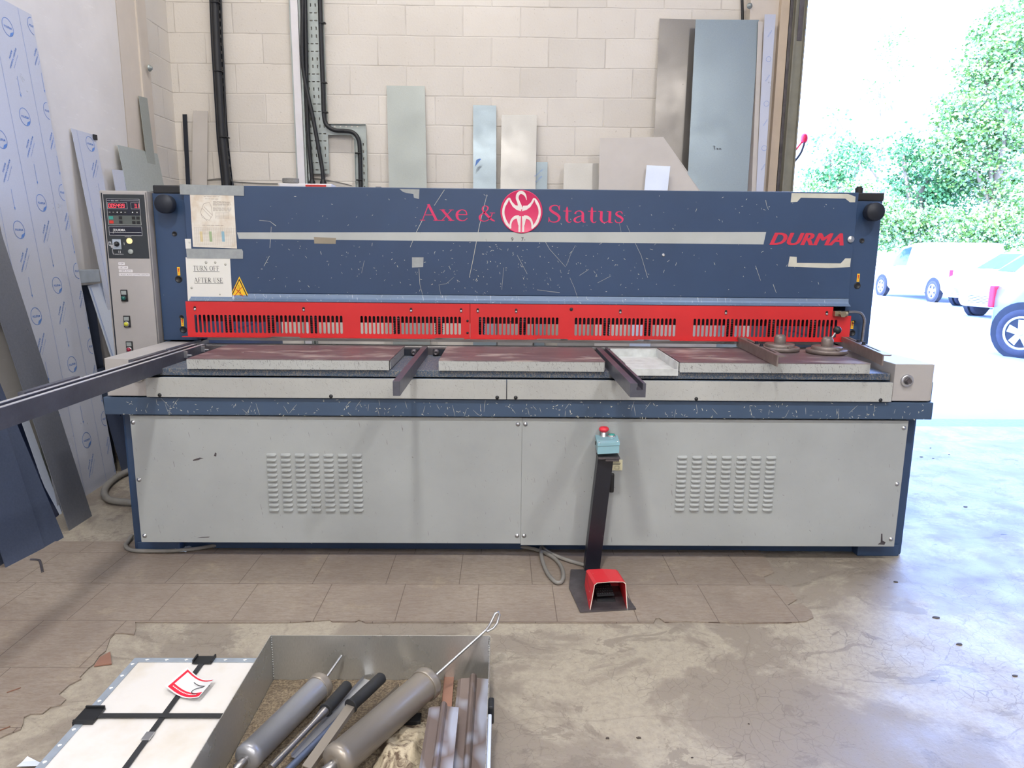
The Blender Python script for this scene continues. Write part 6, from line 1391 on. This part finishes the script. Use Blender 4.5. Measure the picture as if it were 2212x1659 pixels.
# ================================================================== OUTSIDE: CARS
def car(label, cat_, loc, head, L_, Wd, Hh, paint, van=False, wb=2.55, wr=.31, group=None, door_front=True):
    t = thing('van' if van else 'car', label, cat_, loc, group); t.rotation_euler = (0, 0, head); OR[t.name] = Vector((0, 0, 0))
    hw = Wd/2; xf = L_/2
    if van: st = [(-xf, .35, .95, Hh*.93, .92), (-xf+.08, .28, .95, Hh*.985, .97), (-xf*.4, .25, .95, Hh, 1), (.1, .25, .95, Hh, 1), (xf*.30, .25, .95, Hh*.95, .99), (xf*.62, .25, .98, .60*Hh+.03, .98), (xf*.66, .25, .98, 1.03, .98), (xf*.9, .25, .88, .92, .94), (xf*.985, .28, .70, .74, .84), (xf, .35, .60, .62, .76)]
    else: st = [(-xf, .40, .80, .86, .80), (-xf+.07, .30, .88, .98, .92), (-xf*.82, .25, .90, Hh*.80, .96), (-xf*.55, .23, .92, Hh*.975, 1), (-.1, .22, .92, Hh, 1), (xf*.14, .22, .92, Hh*.96, 1), (xf*.46, .22, .92, .99, .99), (xf*.5, .22, .90, .95, .99), (xf*.86, .23, .78, .82, .93), (xf*.97, .27, .66, .70, .82), (xf, .34, .58, .60, .72)]
    rings = []
    for x, zl, zb, ztp, kw in st:
        h_ = hw*kw; tall = ztp-zb > .2; hr = h_*(.80 if tall else .88)
        rings.append([(x, h_*.9, zl), (x, h_, zl+.1), (x, h_, zb-.12), (x, h_*.975, zb), (x, hr, ztp-.04 if tall else ztp-.01), (x, hr*.8, ztp)])
    vs = []; m_ = 12
    for r in rings: vs += r+[(x, -y, z) for x, y, z in r[::-1]]
    fs = [(k*m_+i, k*m_+(i+1) % m_, (k+1)*m_+(i+1) % m_, (k+1)*m_+i) for k in range(len(rings)-1) for i in range(m_)]+[tuple(range(m_))[::-1], tuple(range((len(rings)-1)*m_, len(rings)*m_))]
    b = MB().add(vs, fs, True).build('body', M[paint], t, (0, 0, 0))
    def ring_at(x):
        for k in range(len(st)-1):
            if st[k][0] <= x <= st[k+1][0]:
                f_ = (x-st[k][0])/(st[k+1][0]-st[k][0]); return [Vector(p).lerp(Vector(q_), f_) for p, q_ in zip(rings[k], rings[k+1])]
    def side_win(x0, x1, nm='side_window', sl0=0, sl1=0):
        for s_ in (1, -1):
            n_ = 8; vs = []
            for i in range(n_+1):
                x = x0+(x1-x0)*i/n_; r = ring_at(x); lo = r[3].lerp(r[4], .10); hi = r[3].lerp(r[4], .90)
                for p in (lo, hi): vs.append((p.x, (p.y+.008)*s_, p.z))
            MB().add(vs, [(2*i, 2*i+1, 2*i+3, 2*i+2) for i in range(n_)], True).build(nm, M['car_glass'], t, (0, 0, 0))
    if van: side_win(.12, xf*.60)
    else: side_win(.12, xf*.44); side_win(-xf*.62, .04)
    xa, xb_ = (xf*.31, xf*.61) if van else (xf*.15, xf*.455)
    ra, rb = ring_at(xa), ring_at(xb_)
    MB().add([(ra[5].x+.01, ra[5].y, ra[5].z+.006), (ra[5].x+.01, -ra[5].y, ra[5].z+.006), (rb[5].x+.01, -rb[4].y*.95, rb[5].z+.012), (rb[5].x+.01, rb[4].y*.95, rb[5].z+.012)], [(0, 1, 2, 3)]).build('windscreen', M['car_glass'], t, (0, 0, 0))
    for s_ in (1, -1):
        MB().box(xf*.9, xf*.995, s_*hw*.46, s_*hw*.80, .60, .72, .03).build('headlamp', M['white_film'], t, (0, 0, 0))
        MB().box(-xf-.012, -xf+(.02 if van else .07), s_*hw*.78, s_*hw*(.9 if van else .945), .64, .94, .02).build('tail_lamp', M['tail'], t, (0, 0, 0))
        MB().box(xf*.40, xf*.47, s_*(hw+.01), s_*(hw+.17), .93, 1.05, .03).build('wing_mirror', M[paint], t, (0, 0, 0))
    mb = MB()
    for k in range(5): mb.box(xf-.03, xf+.006, -hw*.5, hw*.5, .34+k*.035, .352+k*.035)
    for k in range(3): mb.box(xf-.03, xf+.004, -hw*.34, hw*.34, .54+k*.02, .548+k*.02)
    mb.build('grille', M['dark'], t, (0, 0, 0))
    for wx in (wb/2, -wb/2):
        for s_ in (1, -1):
            yo = s_*hw
            MB().cyl((wx, yo-s_*.10, wr+.02), (wx, yo+s_*.006, wr+.02), wr+.065, n=28).build('wheel_arch', M['dark'], t, (0, 0, 0))
            a = Vector((wx, yo-s_*.17, wr)); bb = Vector((wx, yo+s_*.02, wr))
            wh = MB().lathe(a, bb, [(0, wr*.9), (.02, wr), (.16, wr), (.185, wr*.93), (.19, wr*.70), (.17, wr*.66), (.15, 0)], 32).build('wheel', M['tyre'], t, (0, 0, 0))
            mb = MB().lathe(a+Y_*s_*.165, bb+Y_*s_, [(0, wr*.12), (.02, wr*.12), (.024, 0)], 12)
            for k in range(5):
                an = PI/2+k*2*PI/5; dx, dz = math.cos(an), math.sin(an); px_, pz_ = -dz, dx; w1, w2 = wr*.11, wr*.17
                c0_ = Vector((wx, yo+s_*.012, wr)); mb.add([c0_+Vector((px_*w1+dx*.03, 0, pz_*w1+dz*.03)), c0_+Vector((-px_*w1+dx*.03, 0, -pz_*w1+dz*.03)), c0_+Vector((-px_*w2+dx*wr*.68, -s_*.008, -pz_*w2+dz*wr*.68)), c0_+Vector((px_*w2+dx*wr*.68, -s_*.008, pz_*w2+dz*wr*.68))], [(0, 1, 2, 3)])
            mb.lathe(a+Y_*s_*.17, bb+Y_*s_, [(0, wr*.70), (.016, wr*.69), (.016, wr*.60), (.0, wr*.60)], 32)
            mb.build('alloy_rim', M['alloy'], wh, (0, 0, 0))
    return t
def place_by_wheel(px, head, wx, wy):
    P = aZ(*px); c_, s_ = math.cos(head), math.sin(head); return Vector((P.x-(wx*c_-wy*s_), P.y-(wx*s_+wy*c_), 0))
# van: rear near wheel at (2013,652), heading away to the upper left
W2 = aZ(2013, 652); W1 = aZ(1903, 638); hd_ = math.atan2(W1.y-W2.y, W1.x-W2.x); wbv = (W1-W2).length
car('white delivery van parked farthest away, side windows showing', 'van', place_by_wheel((2013, 652), hd_, -wbv/2, .83), hd_, 4.3, 1.72, 1.72, 'car_white', True, wbv, .31)
h1 = math.radians(-163)
car('white car parked behind the van, nose towards the building', 'car', place_by_wheel((2055, 666), h1, 1.28, .84)+Vector((1.4, -.45, 0)), h1, 4.1, 1.72, 1.47, 'car_white', wb=2.55)
car('white car with mesh grille, second in the row beside the blue-silver car', 'car', place_by_wheel((2131, 692), h1, 1.28, .86)+Vector((1.1, -.35, 0)), h1, 4.1, 1.76, 1.47, 'car_white', wb=2.55)
h3 = math.radians(-64)
car('pale blue-silver car at the right edge, red tail lamp showing', 'car', place_by_wheel((2184, 772), h3, -1.3, -.88)+Vector((.1, 0, 0)), h3, 3.6, 1.8, 1.62, 'car_silver', wb=2.6, wr=.33)

# ================================================================== OUTSIDE: TREES AND BANK
def foliage(name_, label, blobs, Y, mat, leaf=.1, trunk=True, seed=1):
    rr = random.Random(seed); vs = []; fs = []
    base_ = aY(blobs[0][0], blobs[0][1], Y); base_.z = 0
    t = thing(name_, label, 'tree' if trunk else 'shrub', base_)
    for bx, by, brx, bry, n_ in blobs:
        c = aY(bx, by, Y); rx_ = brx*Y/F; rz_ = bry*Y/F; ry_ = min(rx_, rz_)*.9; nc = max(6, n_//70)
        cl = []
        for k in range(nc):
            while True:
                u = Vector((rr.uniform(-1, 1), rr.uniform(-1, 1), rr.uniform(-1, 1)))
                if u.length <= 1: break
            cl.append((Vector((c.x+u.x*rx_, Y+u.y*ry_, c.z+u.z*rz_)), rr.uniform(.25, .7)))
        for i in range(n_):
            cc, cr = cl[i % nc]; p = cc+Vector((rr.gauss(0, cr*.55), rr.gauss(0, cr*.5), rr.gauss(0, cr*.4)))
            if p.z < .05: p.z = rr.uniform(.05, .5)
            s_ = leaf*rr.uniform(.6, 1.5); a = Vector((rr.gauss(0, 1), rr.gauss(0, 1), rr.gauss(0, .6))).normalized(); b = a.cross(Vector((rr.gauss(0, 1), rr.gauss(0, 1), rr.gauss(0, 1)))).normalized()*s_*.45; a = a*s_*.5
            k = len(vs); vs += [p-a, p+b*.9, p+a, p-b*.9]; fs.append((k, k+1, k+2, k+3))
    m_ = MB(); m_.v = vs; m_.f = fs; m_.sm = [False]*len(fs); m_.build('foliage', mat, t)
    if trunk:
        mb = MB(); c = aY(blobs[0][0], blobs[0][1], Y); mb.tube([(base_.x, Y, 0), (base_.x+.1, Y, c.z*.5), (c.x, Y, c.z)], .16, 8)
        for bx, by, brx, bry, n_ in blobs[1:4]: q_ = aY(bx, by, Y); mb.tube([(base_.x+.08, Y, min(c.z*.45, q_.z*.8)), ((base_.x+q_.x)/2, Y, (c.z*.45+q_.z)/2), (q_.x, Y, q_.z)], .07, 6)
        mb.build('trunk', M['bark'], t)
    return t
foliage('tree', 'tall dense tree filling the right edge of the view outside', [(2170, 230, 110, 120, 8500), (2080, 300, 60, 90, 3200), (2200, 80, 70, 90, 3800), (2130, 130, 50, 60, 1500), (2160, 380, 80, 60, 2600)], 27, M['leaf'], .13, True, 1)
foliage('tree', 'sunlit bushy tree left of the tall dense one outside', [(1990, 400, 70, 70, 3600), (1950, 330, 50, 40, 900), (2050, 420, 60, 60, 2600), (2030, 250, 40, 60, 500)], 28.5, M['leaf2'], .12, True, 2)
foliage('tree', 'thin pale tree with sparse leaves against the white sky', [(1930, 110, 18, 50, 260), (1900, 190, 30, 25, 150), (1935, 70, 14, 22, 120), (1800, 240, 20, 15, 60)], 31, M['leaf'], .11, True, 3)
foliage('tree', 'small tree just right of the door jamb outside', [(1810, 370, 50, 45, 1100), (1770, 390, 40, 40, 900), (1860, 340, 40, 40, 600), (1790, 300, 40, 30, 160)], 30, M['leaf2'], .12, True, 4)
foliage('shrub', 'leafy hedge bank behind the white van', [(1900, 480, 60, 45, 2600), (1960, 500, 60, 40, 2400), (1840, 440, 60, 50, 2200), (1760, 450, 50, 60, 1500)], 26.5, M['leaf'], .11, False, 5)
foliage('shrub', 'leafy hedge bank behind the parked cars at right', [(2070, 510, 70, 50, 3200), (2150, 520, 70, 50, 3000), (2200, 470, 60, 60, 2400), (2030, 470, 40, 40, 900)], 26.0, M['leaf'], .11, False, 6)
